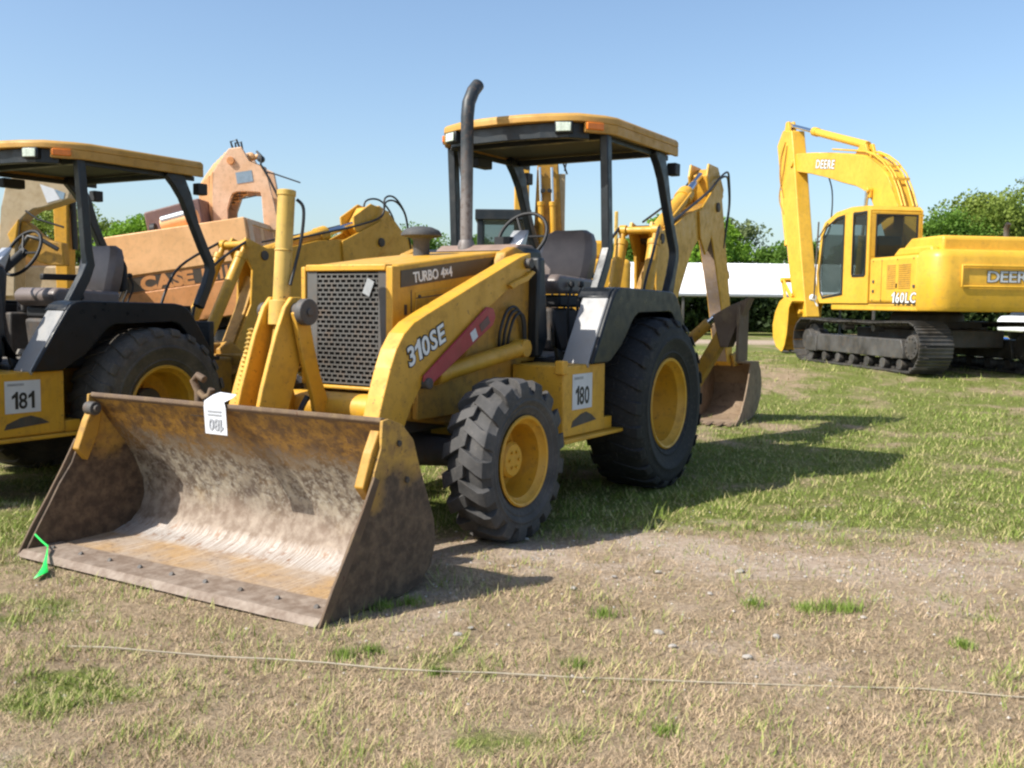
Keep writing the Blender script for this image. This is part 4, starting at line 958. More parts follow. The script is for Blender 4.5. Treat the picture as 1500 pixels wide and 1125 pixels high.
    bi=[(4.86,.97),(5.23,1.05),(5.47,.96),(5.68,.74),(5.79,.46),(5.75,.18),(5.57,-.015),(5.3,-.125)]
    zb=.20
    up=lambda L:[(x,z+zb) for x,z in L]
    m=MB(); m.strip(up(bo),up(bi),-.36,.40); kb=m.build('bucket',Y,root,bevel=.006,merge=True)
    fr=[(4.84,.99),(4.92,.92),(4.98,.84),(5.0,.66),(5.02,.45),(5.06,.22),(5.14,.0),(5.24,-.14)]
    for y0,y1 in ((.401,.425),(-.385,-.361)):
        m=MB(); m.strip(up(bo),up(fr),y0,y1); m.build('side_plate',Y,kb,bevel=.004,merge=True)
    m=MB()
    for k in range(5):
        y=-.32+k*.17; m.prism(up([(5.32,-.17),(5.32,-.11),(5.05,-.16)]),y-.05,y+.05)
    m.build('teeth',M['iron'],kb,bevel=.006)
    return root

# ------------------------------------------------------------------ salmon excavator at left rear, leaning on a rise
def salmon_excavator():
    O=M['orange']; OP=M['orange_pale']; OD=M['orange_deep']
    root=empty('tracked_excavator',(-6.2,19.2,.30),0,'faded salmon orange excavator with tilted body and ribbed boom','excavator')
    root.rotation_euler=(0,R(-9),0)
    und=Matrix.Rotation(R(9),4,'Y')
    for y0 in (-.85,.95):
        x=Matrix.Translation(Vector((0,0,0)))@und@Matrix.Rotation(0,4,'Z')
        track(root,y0,.55,4.2,.85,44,M['iron'],xf=x)
    m=MB(); m.lathe([(.001,.55),(.55,.55),(.60,.90),(.001,.92)],(.25,.1,0),'z',28); m.b(-1,1.5,-.5,.7,.45,.72); m.build('undercarriage',M['greasy'],root,bevel=.02)
    # counterweight: bright top panel, dark band with lettering, deeper orange below
    m=MB(); m.b(-.88,1.76,-1.20,1.30,1.575,2.33); cw=m.build('counterweight',O,root,bevel=.02)
    m=MB(); m.b(-.84,1.73,-1.17,1.28,1.27,1.572); bd=m.build('side_band',OD,root,bevel=.006)
    m=MB(); m.b(-.86,1.74,-1.185,1.29,.62,1.267); m.build('lower_body',OD,root,bevel=.02)
    m=MB(); m.b(-.78,1.50,-1.176,-1.171,1.285,1.545); b2=m.build('decal_band',M['stripe'],bd)
    text('lettering','CASE',.34,M['orange_deep'],b2,(.20,-1.179,1.415),(1,0,0),(0,0,1),bold=.018,depth=.001,sx=1.18)
    m=MB()
    for k in range(6): m.b(.84+k*.105,.895+k*.105,-1.180,-1.177,1.30,1.53)
    m.build('decal_bars',OD,b2)
    m=MB(); m.b(1.7605,1.764,-.75,-.15,1.85,2.2); m.b(1.7605,1.764,-.75,-.15,1.45,1.75) ; m.b(1.7605,1.764,.1,.8,1.85,2.2)
    m.build('grille',M['orange_deep'],cw)
    # end face is paler
    m=MB(); m.b(1.7605,1.790,-1.10,-.80,.70,2.30); m.b(1.7605,1.782,-.80,1.25,2.22,2.31); m.b(1.7605,1.782,1.0,1.25,.70,2.20); m.build('end_panel',OP,cw,bevel=.006)
    # engine cover and muffler on top
    m=MB(); m.prism([(-.48,2.333),(-.50,2.86),(.60,2.98),(.62,2.333)],.20,.95); m.build('engine_cover',M['maroon'],root,bevel=.03)
    m=MB(); m.cyl((-.08,-.10,2.52),(.62,-.10,2.60),.13,n=20); m.build('muffler_guard',O,root,bevel=.01); 
    m=MB(); m.cyl((-.06,-.14,2.60),(.60,-.14,2.68),.09,n=20); m.build('muffler',M['steel'],root,bevel=.01)
    m=MB(); m.lathe([(.001,-.05),(.12,-.05),(.12,.05),(.001,.05)],(-.25,-.10,2.47),'x',16); m.build('filler_cap',M['black'],root,bevel=.01)
    # boom foot: five parallel ribs, the near one with the window
    rib_o=[(.66,2.20),(.68,2.52),(.74,2.95),(.84,3.50),(1.02,3.70),(1.22,3.90),(1.47,3.90),(1.58,3.62),(1.88,3.44),(1.90,2.98),(1.95,2.45),(1.95,2.20)]
    rib_i=[(.96,2.20),(.96,2.52),(1.00,2.74),(1.10,2.96),(1.16,3.03),(1.24,3.05),(1.40,3.03),(1.52,3.01),(1.70,2.97),(1.71,2.92),(1.67,2.45),(1.67,2.20)]
    for k in range(5):
        dx=-.125*k; dy=.62+.16*k
        m=MB(); w=.07 if k else .09
        m.strip([(p[0]+dx,p[1]-.03*k) for p in (rib_o if k==0 else rib_o[:8])],[(p[0]+dx,p[1]-.03*k) for p in (rib_i if k==0 else rib_i[:8])],dy,dy+w)
        rb=m.build('boom' if k==0 else 'boom_rib',OP if k==0 else O,root,bevel=.012,merge=True)
        if k==0: bm0=rb
        # dark filler plate added for the shadow between two ribs
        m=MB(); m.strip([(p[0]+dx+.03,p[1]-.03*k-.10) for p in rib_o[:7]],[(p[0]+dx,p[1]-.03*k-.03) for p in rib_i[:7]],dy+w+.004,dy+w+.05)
        m.build('rib_gap_shade',M['rust'],root,merge=True)
    m=MB(); m.strip([(p[0]-.02,p[1]) for p in rib_o],[(p[0]-.02,p[1]) for p in rib_i],1.35,1.46); m.build('far_boom_plate',OP,bm0,bevel=.012,merge=True)
    m=MB(); m.b(1.25,1.45,.64,.645,3.50,3.66); 
    m=MB(); m.lathe([(.001,-.03),(.075,-.03),(.075,.02),(.001,.02)],(1.23,.60,3.66),'y',16); m.build('pivot_pin',OD,bm0,bevel=.006)
    m=MB(); m.b(1.28,1.60,.612,.618,3.20,3.42); m.build('faded_decal',M['bluedecal'],bm0)
    m=MB(); m.cyl((1.50,.80,3.66),(1.74,.80,3.70),.05); m.lathe([(.001,-.08),(.07,-.06),(.07,.06),(.001,.08)],(1.60,.8,3.72),'y',12); m.build('line_clamps',O,bm0,bevel=.006)
    m=MB(); m.tube([(1.74,.70,3.78),(1.84,.62,3.66),(1.80,.60,3.50),(1.92,.60,3.2),(2.04,.62,2.8),(2.0,.65,2.4)],.022,8); m.tube([(1.26,.8,3.92),(1.24,.8,4.06),(1.36,.8,4.08),(1.40,.8,3.90)],.022,8); m.tube([(1.30,.9,3.92),(1.30,.9,4.04),(1.42,.9,4.04),(1.42,.9,3.88)],.022,8)
    m.tube([(1.76,.70,3.40),(2.05,.68,3.28),(2.5,.66,3.05)],.014,6); m.lathe([(.001,-.07),(.07,-.05),(.07,.05),(.001,.07)],(1.80,.70,3.62),'y',12)
    m.tube([(1.30,.60,3.03),(1.28,.60,2.90),(1.62,.60,2.92)],.014,6); m.build('hoses',M['rubber'],bm0,smooth=60)
    # far end of the boom and stick lowered beyond
    m=MB(); m.bar2d([(1.72,2.4),(1.65,1.5),(1.55,.5)],[.28,.30,.22],1.5,1.75); m.build('stick',OP,root,bevel=.02)
    return root

def tan_machine():
    T=M['tan']; Y=M['yellow']
    root=empty('tracked_excavator',(-8.0,16.0,.20),0,'tan excavator with arched boom carrying a blue and white decal','excavator')
    for y0 in (1.6,3.4): track(root,y0,.5,3.8,.8,40,M['iron'])
    m=MB(); m.b(-1.3,1.0,1.6,3.4,.85,1.75); bd=m.build('house',T,root,bevel=.04); 
    m=MB(); m.lathe([(.001,.4),(.5,.4),(.5,.86),(.001,.86)],(0,2.5,0),'z',24); m.b(-.8,.8,1.9,3.1,.35,.6); m.build('undercarriage',M['greasy'],root)
    arch_o=[(-.25,1.2),(-.16,2.00),(-.10,2.60),(.0,3.02),(.18,3.12),(.50,3.12),(.93,3.00),(1.0,2.85)]
    arch_i=[(.08,1.2),(.12,2.00),(.16,2.36),(.30,2.50),(.42,2.58),(.55,2.60),(.86,2.70),(.98,2.75)]
    m=MB(); m.strip(arch_o,arch_i,-.10,.25); bm_=m.build('boom',T,root,bevel=.02,merge=True)
    m=MB(); m.prism([(.53,2.97),(.75,2.90),(.84,2.74),(.64,2.68)],-.106,-.102); m.build('decal_white',M['label'],bm_)
    m=MB(); m.prism([(.76,2.895),(.92,2.84),(.90,2.74),(.85,2.74)],-.106,-.102); m.build('decal_blue',M['bluedecal'],bm_)
    m=MB(); m.strip([(.18,2.42),(.30,2.35),(.45,2.20),(.62,2.10),(.82,2.06)],[(.10,1.9),(.25,1.85),(.45,1.75),(.65,1.70),(.85,1.70)],-.02,.2); m.build('boom_lower',M['yellow_dirty'],root,bevel=.02,merge=True)
    m=MB(); m.prism([(.02,2.18),(.20,2.42),(.16,2.15),(.10,1.95)],-.16,-.11); m.build('link_plate',Y,root,bevel=.01)
    m=MB(); m.tube([(.2,-.12,1.95),(.35,-.15,2.15),(.55,-.15,2.10),(.8,-.12,1.95)],.035,8); m.tube([(.3,-.12,2.55),(.5,-.15,2.42),(.9,-.12,2.30)],.016,8); m.build('hoses',M['rubber'],root,smooth=60)
    return root
def yellow_mast():
    root=empty('tracked_excavator',(-7.55,16.9,.20),0,'yellow excavator whose upright arm stands beside the tan boom','excavator')
    Y=M['yellow_dirty']
    m=MB(); m.prism([(-.08,.55),(.10,.55),(.13,3.12),(.05,3.22),(-.10,3.20),(-.12,2.9)],-.15,.15); m.build('arm',M['yellow'],root,bevel=.02)
    m=MB(); m.strip([(-.80,3.15),(-1.25,2.95),(-1.45,1.9),(-1.7,1.2)],[(-.80,2.85),(-.98,2.65),(-1.15,1.9),(-1.3,1.2)],.5,.75)
    m.build('boom',M['yellow'],root,bevel=.02,merge=True)
    m=MB(); m.b(-3.6,-1.5,1.2,3.2,.9,2.1); m.build('house',M['yellow'],root,bevel=.06,seg=3)
    m=MB(); m.b(-3.0,-2.2,1.3,2.9,.85,.90); m.b(-3.0,-2.0,1.4,3.0,.45,.88); m.build('undercarriage',M['greasy'],root,bevel=.01)
    for y0 in (1.3,3.2):
        track(root,y0,.5,3.6,.8,36,M['iron'],xf=Matrix.Translation((-2.5,0,0)))
    m=MB(); m.strip([(-.12,.60),(-.35,.45),(-.40,.20),(-.2,.02),(.1,.0)],[(-.08,.55),(-.30,.42),(-.35,.22),(-.18,.05),(.1,.03)],-.35,.35); m.prism([(.1,.55),(-.12,.60),(-.35,.45),(-.40,.2),(-.2,.02),(.1,.0)],-.37,-.351); m.prism([(.1,.55),(-.12,.60),(-.35,.45),(-.40,.2),(-.2,.02),(.1,.0)],.351,.37)
    m.build('bucket',M['rust'],root,bevel=.008)
    m=MB(); m.cyl((.17,-.05,3.0),(.20,-.05,2.0),.05); m.tube([(.10,.17,3.1),(.26,.17,2.9),(.28,.17,2.4),(.20,.17,2.0)],.02,8); m.build('hoses',M['rubber'],root,smooth=60)
    return root

def mid_excavator():
    """compact yellow excavator seen through the front machine's canopy frame"""
    root=empty('tracked_excavator',(.5,15.0,.15),0,'yellow compact excavator with grey framed cab, behind the seat of the front backhoe','excavator')
    Y=M['yellow']
    for y0 in (.1,1.7): track(root,y0,.45,3.0,.65,34,M['iron'])
    m=MB(); m.b(-.9,.9,.3,1.5,.30,.50); m.lathe([(.001,.48),(.45,.48),(.45,.74),(.001,.74)],(0,.9,0),'z',24); m.build('undercarriage',M['greasy'],root,bevel=.01)
    m=MB(); m.b(-.20,1.26,-.05,1.95,.76,1.92); h=m.build('engine_housing',Y,root,bevel=.09,seg=4)
    m=MB(); m.b(.62,.95,.02,.5,1.923,2.19); m.build('tool_box',Y,root,bevel=.05,seg=3)
    m=MB(); m.b(1.0,1.05,-.02,.04,1.90,2.62); m.build('handrail',M['yellow_pale'],root,bevel=.01)
    m=MB(); m.b(-1.08,-.27,-.02,.9,.76,1.55); cb=m.build('cab',Y,root,bevel=.05,seg=3)
    m=MB()
    for x in (-1.05,-.34):
        for y in (.02,.82): m.b(x,x+.09,y,y+.08,1.552,2.47)
    m.b(-1.08,-.24,-.02,.93,2.472,2.63); m.b(-.96,-.34,.03,.06,1.552,1.60)
    m.build('cab_frame',M['charcoal'],cb,bevel=.035,seg=3)
    m=MB(); m.b(-.959,-.345,.045,.050,1.605,2.468); m.build('pane',M['glass'],cb)
    m=MB(); m.b(-.80,-.45,.3,.75,1.552,1.75); m.b(-.80,-.45,.65,.75,1.752,2.15); m.build('operator_seat',M['black'],cb,bevel=.03)
    # boom and arm raised
    m=MB(); m.prism([(-.50,.9),(-.28,.9),(-.27,3.42),(-.50,3.40)],.30,.55); 
    m.build('boom',Y,root,bevel=.02)
    m=MB(); m.prism([(-.20,2.0),(.26,2.0),(.17,3.35),(.05,3.62),(-.14,3.60)],.42,.72); ar=m.build('arm',M['yellow_dirty'],root,bevel=.02)
    m=MB(); m.b(.18,.28,.45,.70,2.05,3.22); m.build('arm_back',M['tan'],ar,bevel=.01)
    for x,t in ((-.06,-.02),(.12,.02)):
        cylinder(root,(x,.36,1.95),(x-.06,.36,3.30),.62,.045,Y,'hydraulic_cylinder')
    m=MB(); 
    for x,z in ((-.06,2.95),(.03,2.95),(-.05,3.38),(.05,3.40)): m.lathe([(.001,-.03),(.03,-.03),(.03,.03),(.001,.03)],(x,.33,z),'y',10)
    m.tube([(.10,.36,3.55),(.22,.36,3.42),(.30,.36,3.20)],.014,6); m.tube([(.26,.36,3.25),(.30,.36,3.45)],.012,6)
    m.build('fittings',M['black'],ar)
    m=MB(); m.b(-.35,.35,.10,.32,1.93,2.05); m.build('boom_foot',Y,root,bevel=.02)
    return root

# ------------------------------------------------------------------ terrain
def sm(a,b,x):
    t=max(0,min(1,(x-a)/(b-a))); return t*t*(3-2*t)
def gz(x,y):
    z=.30*sm(13.2,17.2,y)*(1-sm(26,48,y)*.55)
    z-=.152*sm(1.9,2.7,-x)*sm(6.4,7.6,y)*(1-sm(11.5,13.5,y))
    d=sm(-4.9,-4.2,x)*(1-sm(-3.6,-2.8,x))*0
    return z
def nz(x,y,s,seed=0):
    return noise.noise(Vector((x*s+seed*17.3,y*s-seed*9.1,seed*3.7)))
def cover(x,y):
    """green amount, bare soil amount"""
    n1=nz(x,y,.9,1); n2=nz(x,y,2.3,2); n3=nz(x,y,5.5,3)
    edge=5.95-.75*sm(.2,2.2,-x)+.55*n1+.30*n2+.22*n3 - .35*sm(2.0,4.0,x)
    fld=sm(edge-.35,edge+.45,y)
    gfield=.70+.30*n1*.6+.40*n2-.45*sm(.30,.65,nz(x,y*.8,.55,4)+.25*n3)
    gfront=.11+.16*sm(.5,-2.2,x)+.50*sm(.14,.50,n2*.8+.5*n3)*(.35+.65*sm(-.3,.3,n1))
    g=gfield*fld+gfront*(1-fld)
    d=sm(4.3,5.3,y+.7*n1+.4*n2)*(1-fld)*sm(-.8,.1,x)*(1-.35*sm(1.6,3.0,x))*(.30+.62*sm(-.35,.35,n2+.8*n3+.5*nz(x,y,12,51)))
    d=max(d,.75*sm(.28,.5,nz(x,y,1.4,6)+.3*n3)*(1-fld)*sm(3.9,4.5,y))
    d=max(d,.62*sm(.05,.50,nz(x,y,1.1,8)+.35*n3+.2*nz(x,y,11,12))*(1-fld))
    trk=math.exp(-((y-31-1.2*nz(x,0,.1,9))/2.6)**2); d=max(d,trk*.8); g*=(1-.75*trk)
    if y>10: g*=.92; g-=.35*sm(.15,.45,nz(x,y*.5,.4,11))*(1-sm(24,30,y))
    return max(0,min(1,g)), max(0,min(1,d))
def ground():
    xs=list(np.arange(-9,12.001,.075)); ys=list(np.arange(1.4,14.001,.075))
    def ext(v,lim,sgn):
        st=.12; out=[]; cur=v
        while abs(cur)<lim: cur+=sgn*st; st*=1.16; out.append(cur)
        return out
    xs=ext(-9,160,-1)[::-1]+xs+ext(12,160,1); ys=ext(1.4,60,-1)[::-1]+ys
    y=14.0; st=.1
    while y<320:
        y+=st; st=min(st*1.05,12); ys.append(y)
    nx,ny=len(xs),len(ys)
    co=np.zeros((ny,nx,3),np.float32); cl=np.zeros((ny,nx,4),np.float32); cl[...,3]=1
    for j,yy in enumerate(ys):
        for i,xx in enumerate(xs):
            z=gz(xx,yy)
            if -10<xx<13 and 1<yy<16: z+=(.012*nz(xx,yy,3.1,21)+.009*nz(xx,yy,7,22))*(.4+.6*sm(6.5,5,yy))-.005
            co[j,i]=(xx,yy,z); cl[j,i,0:2]=cover(xx,yy)
    me=bpy.data.meshes.new('ground'); nv=nx*ny
    idx=np.arange(nv).reshape(ny,nx); q=np.stack([idx[:-1,:-1],idx[:-1,1:],idx[1:,1:],idx[1:,:-1]],-1).reshape(-1,4)
    me.vertices.add(nv); me.vertices.foreach_set('co',co.reshape(-1))
    me.loops.add(q.size); me.loops.foreach_set('vertex_index',q.reshape(-1).astype(np.int32))
    me.polygons.add(len(q)); me.polygons.foreach_set('loop_start',(np.arange(len(q))*4).astype(np.int32)); me.polygons.foreach_set('use_smooth',[True]*len(q))
    me.update(calc_edges=True)
    at=me.color_attributes.new('cover','FLOAT_COLOR','POINT'); at.data.foreach_set('color',cl.reshape(-1))
    m,nt,bs=newmat('ground_turf'); g=G(nt)
    an=nt.nodes.new('ShaderNodeAttribute'); an.attribute_name='cover'
    s=nt.nodes.new('ShaderNodeSeparateColor'); g.l(an.outputs['Color'],s.inputs[0])
    n1=g.noise(7,6,.65); n2=g.noise(32,5,.7); n3=g.noise(110,4,.7); nb=g.noise(1.7,4,.6)
    straw=g.mix(g.ramp(n2,.35,.68),(.20,.142,.085),(.44,.33,.215)); straw=g.mix(g.ramp(n3,.45,.7,0,.55),straw,(.56,.45,.30))
    straw=g.mix(g.ramp(n1,.52,.72,0,.5),straw,(.20,.15,.08))
    soil=g.mix(g.ramp(n2,.35,.7),(.38,.285,.205),(.58,.47,.375)); soil=g.mix(g.ramp(n3,.62,.74),soil,(.68,.62,.54))
    grn=g.mix(g.ramp(n2,.35,.7),(.105,.125,.028),(.20,.235,.055)); grn=g.mix(g.ramp(n1,.5,.7,0,.5),grn,(.23,.21,.09))
    c=g.mix(g.ramp(g.math('ADD',s.outputs[0],g.math('MULTIPLY',g.math('SUBTRACT',n1,.5),.9)),.30,.62),straw,grn)
    c=g.mix(g.ramp(g.math('ADD',s.outputs[1],g.math('MULTIPLY',g.math('SUBTRACT',n1,.5),1.5)),.15,.95),c,soil)
    g.l(c,bs.inputs['Base Color']); bs.inputs['Roughness'].default_value=.95; bs.inputs['Specular IOR Level'].default_value=.1
    h=g.math('ADD',n2,g.math('MULTIPLY',n3,.6)); g.bump(bs,h,.8,.03)
    me.materials.append(m)
    o=bpy.data.objects.new('ground',me); COL.objects.link(o); tag(o,kind='structure')
    return o

def tri_mesh(name, V, F, C, mat):
    me=bpy.data.meshes.new(name); V=np.asarray(V,np.float32).reshape(-1,3); nf=len(V)//F
    me.vertices.add(len(V)); me.vertices.foreach_set('co',V.reshape(-1))
    me.loops.add(len(V)); me.loops.foreach_set('vertex_index',np.arange(len(V),dtype=np.int32))
    me.polygons.add(nf); me.polygons.foreach_set('loop_start',(np.arange(nf)*F).astype(np.int32))
    me.update(calc_edges=True)
    if C is not None:
        at=me.color_attributes.new('tone','FLOAT_COLOR','POINT'); at.data.foreach_set('color',np.asarray(C,np.float32).reshape(-1))
    me.materials.append(mat); return me

def grass():
    rng=np.random.default_rng(5)
    V=[];C=[]; CA,SA=math.cos(R(238.389)),math.sin(R(238.389))
    N=560000
    y0,y1=2.2,24.0
    # density falling with distance
    u=rng.random(N); Yv=1/((1/y0)*(1-u)+(1/y1)*u)
    Xv=(rng.random(N)*2-1)*(.62*Yv+.7)
    rot=rng.random(N)*2*PI; r1=rng.random(N); r2=rng.random(N); r3=rng.random(N); r4=rng.random(N)
    for i in range(N):
        x=float(Xv[i]); y=float(Yv[i]); g,d=cover(x,y)
        if r1[i]<d*.88: continue
        ux,uy=x-.3628,y-8.0806; lx=CA*ux+SA*uy; ly=-SA*ux+CA*uy
        if 3.12<lx<4.0 and abs(ly)<1.09: continue   # nothing grows through the bucket
        pt=nz(x,y,13,41)+.6*nz(x,y,5,42)
        if y<9 and r1[i]<.55*sm(.05,-.35,pt): continue
        sc=1+.16*max(0,y-3)
        isg = r2[i] < g*.9
        z=gz(x,y)-.004
        a=rot[i]; dx,dy=math.cos(a),math.sin(a)
        if isg:
            cl=.45+1.5*max(0,nz(x,y,4.5,31)+.6*nz(x,y,12,32)+.25)
            h=(.012+.030*r3[i])*cl*(1+.05*max(0,y-3)); w=(.0012+.0012*r4[i])*sc; lean=h*(.3+1.0*r4[i])
            k=r3[i]; base=(.13+.10*k,.175+.125*k,.026+.032*k)
            if r4[i]>.72: base=(.40,.36,.15)
        else:
            h=(.003+.022*r3[i]); w=(.0005+.0008*r4[i])*sc; lean=(.008+.026*r4[i])*(2.2 if r3[i]>.94 else 1)
            k=r3[i]; q=1+.45*max(-.6,min(.6,pt)); base=((.32+.27*k)*q,(.23+.205*k)*q,(.135+.14*k)*q)
            if r4[i]<.22: base=(.13,.095,.05)
        px,py=-dy*w,dx*w
        V+=[(x-px,y-py,z),(x+px,y+py,z),(x+dx*lean,y+dy*lean,z+h)]
        C+=[(*base,1)]*3
    m,nt,bs=newmat('grass_blades'); g=G(nt)
    an=nt.nodes.new('ShaderNodeAttribute'); an.attribute_name='tone'; g.l(an.outputs['Color'],bs.inputs['Base Color'])
    bs.inputs['Roughness'].default_value=.7; bs.inputs['Specular IOR Level'].default_value=.2
    me=tri_mesh('grass',V,3,C,m)
    o=bpy.data.objects.new('grass',me); COL.objects.link(o)
    tag(o,'short green and straw coloured grass growing over the sale field','grass',kind='stuff')

def weeds():
    """a few tall green tufts, one object each"""
    spots=[(1105,886,.055),(1215,892,.06),(1245,893,.05),(1410,946,.04),(845,975,.045),(505,962,.05),(540,955,.045),(975,1072,.035),(640,985,.035),(1180,893,.05),(885,900,.045),(600,884,.05),(560,890,.045),(420,880,.04)]
    rng=random.Random(3)
    for k,(px,py,h) in enumerate(spots):
        x,y=WPT(px,py); V=[];C=[]
        for i in range(150):
            a=rng.random()*2*PI; r=h*1.5*rng.random(); bx,by=x+r*math.cos(a),y+r*math.sin(a); hh=h*(.35+.65*rng.random()); w=.0020
            b=rng.random()*2*PI; ln=hh*(.2+.7*rng.random()); qx,qy=-math.sin(b)*w,math.cos(b)*w
            V+=[(bx-qx-x,by-qy-y,-.004),(bx+qx-x,by+qy-y,-.004),(bx+math.cos(b)*ln-x,by+math.sin(b)*ln-y,hh)]
            t=rng.random(); C+=[(.12+.09*t,.19+.10*t,.03+.02*t,1)]*3
        me=tri_mesh('grass_tuft',V,3,C,bpy.data.materials['grass_blades'])
        o=bpy.data.objects.new('grass_tuft',me); COL.objects.link(o); o.location=(x,y,gz(x,y))
        tag(o,'small bright green grass tuft standing out of the dry turf','grass tuft','green tufts in the dry turf')
# points of the field read off once from the photograph's ground plane (metres)
def WPT(px,py):
    f=1460.93; r=(px-750)/f; u=(562.5-py)/f; a=-.0119; cr,sr=math.cos(a),math.sin(a); r,u=r*cr+u*sr,-r*sr+u*cr
    cp,sp=math.cos(-.0805),math.sin(-.0805); dz=sp+u*cp; t=-1.3838/dz
    return (r*t,(cp-u*sp)*t)

def stones():
    rng=random.Random(11); i=0
    def rock(r,seed):
        bm=bmesh.new(); bmesh.ops.create_icosphere(bm,subdivisions=2,radius=1)
        for v in bm.verts:
            k=1+.35*noise.noise(v.co*1.3+Vector((seed,0,0))); v.co=Vector((v.co.x*k,v.co.y*k*.8,v.co.z*k*.5))*r
        me=bpy.data.meshes.new('stone'); bm.to_mesh(me); bm.free(); me.materials.append(M['stone']); return me
    meshes=[rock(1,s*3.1) for s in range(5)]
    big=[(670,930,.022),(964,838,.020),(965,927,.024),(1095,963,.022),(770,790,.02),(1083,838,.028),(1137,933,.022),(985,947,.018),(1230,852,.018),(840,862,.02),(1100,880,.016),(1265,905,.018),(690,920,.014),(1040,870,.017),(1180,845,.015),(900,845,.016)]
    for px,py,r in big:
        x,y=WPT(px,py); o=bpy.data.objects.new('stone',meshes[i%5]); COL.objects.link(o); i+=1
        o.location=(x,y,gz(x,y)+r*.15); o.scale=(r,r*.9,r*.8); o.rotation_euler=(0,0,rng.random()*6)
        tag(o,'small pale stone lying on the dry ground','stone','pale stones on the bare ground')
    # crumbs nobody could count
    V=[]
    for k in range(11000):
        y=3+4.2*rng.random()**.8; x=(rng.random()*2-1)*(.6*y+.3); g,d=cover(x,y)
        if rng.random()>.12+.9*d: continue
        r=.0025+.007*rng.random()**3; z=gz(x,y)
        p=[(x+r*math.cos(a)*(.7+.5*rng.random()),y+r*math.sin(a)*(.7+.5*rng.random()),z) for a in (0,1.6,3.1,4.7)]; t=(x,y,z+r*.9)
        for a,b_ in zip(p,p[1:]+p[:1]): V+=[a,b_,t]
    me=tri_mesh('gravel',V,3,None,M['stone']); o=bpy.data.objects.new('gravel',me); COL.objects.link(o); tag(o,'scattered gravel crumbs on the bare soil','gravel',kind='stuff')

# ------------------------------------------------------------------ trees
def make_tree(name,h,rad,leafmat,seed,nclump=42,leaves=150,leaf=.20,trunk_h=.28,squash=.85):
    rng=random.Random(seed)
    root=bpy.data.objects.new(name,None); COL.objects.link(root)
    m=MB(); th=h*trunk_h
    m.tube([(0,0,-.3),(.05,0,th*.5),(.0,.05,th),(.05,0,h*.62)],[h*.032,h*.026,h*.022,h*.010],9)
    for k in range(7):
        a=k*2.4+rng.random(); z=th*(.8+.5*rng.random()); L=rad*(.5+.35*rng.random())
        m.tube([(0,0,z),(L*.5*math.cos(a),L*.5*math.sin(a),z+h*.12),(L*math.cos(a),L*math.sin(a),z+h*(.2+.1*rng.random()))],[h*.013,h*.008,h*.004],6)
    m.build('trunk',M['bark'],root,smooth=50)
    nrg=np.random.default_rng(seed); cz=th+(h-th)*.5; V=[]
    for k in range(nclump):
        # clump centres on an uneven shell
        a=rng.random()*2*PI; t=rng.random(); el=math.asin(2*t-1); s=.50+.50*rng.random()**.5
        cx=rad*s*math.cos(el)*math.cos(a); cy=rad*s*math.cos(el)*math.sin(a); c_z=cz+(h-th)*.5*s*math.sin(el)
        if c_z<cz: cx*=.9; cy*=.9
        cr=rad*(.20+.17*rng.random())
        n=int(leaves*(.6+.8*rng.random()))
        d=nrg.normal(size=(n,3)); d/=np.linalg.norm(d,axis=1)[:,None]; rr=cr*(nrg.random(n)**.45)
        P=d*rr[:,None]*np.array([1,1,squash])+np.array([cx,cy,c_z])
        A=nrg.normal(size=(n,3)); A/=np.linalg.norm(A,axis=1)[:,None]
        B=np.cross(A,nrg.normal(size=(n,3))); B/=np.linalg.norm(B,axis=1)[:,None]
        s_=leaf*(.55+.9*nrg.random(n))[:,None]
        V.append(np.stack([P-A*s_*.5,P+B*s_*.32,P+A*s_*.5,P-B*s_*.32],1))
    V=np.concatenate(V).reshape(-1,3)
    me=tri_mesh('crown',V,4,None,leafmat); o=bpy.data.objects.new('crown',me); COL.objects.link(o); o.parent=root
    return root
def copy_tree(src):
    r=src.copy(); COL.objects.link(r)
    for c in src.children:
        d=c.copy(); COL.objects.link(d); d.parent=r
    return r
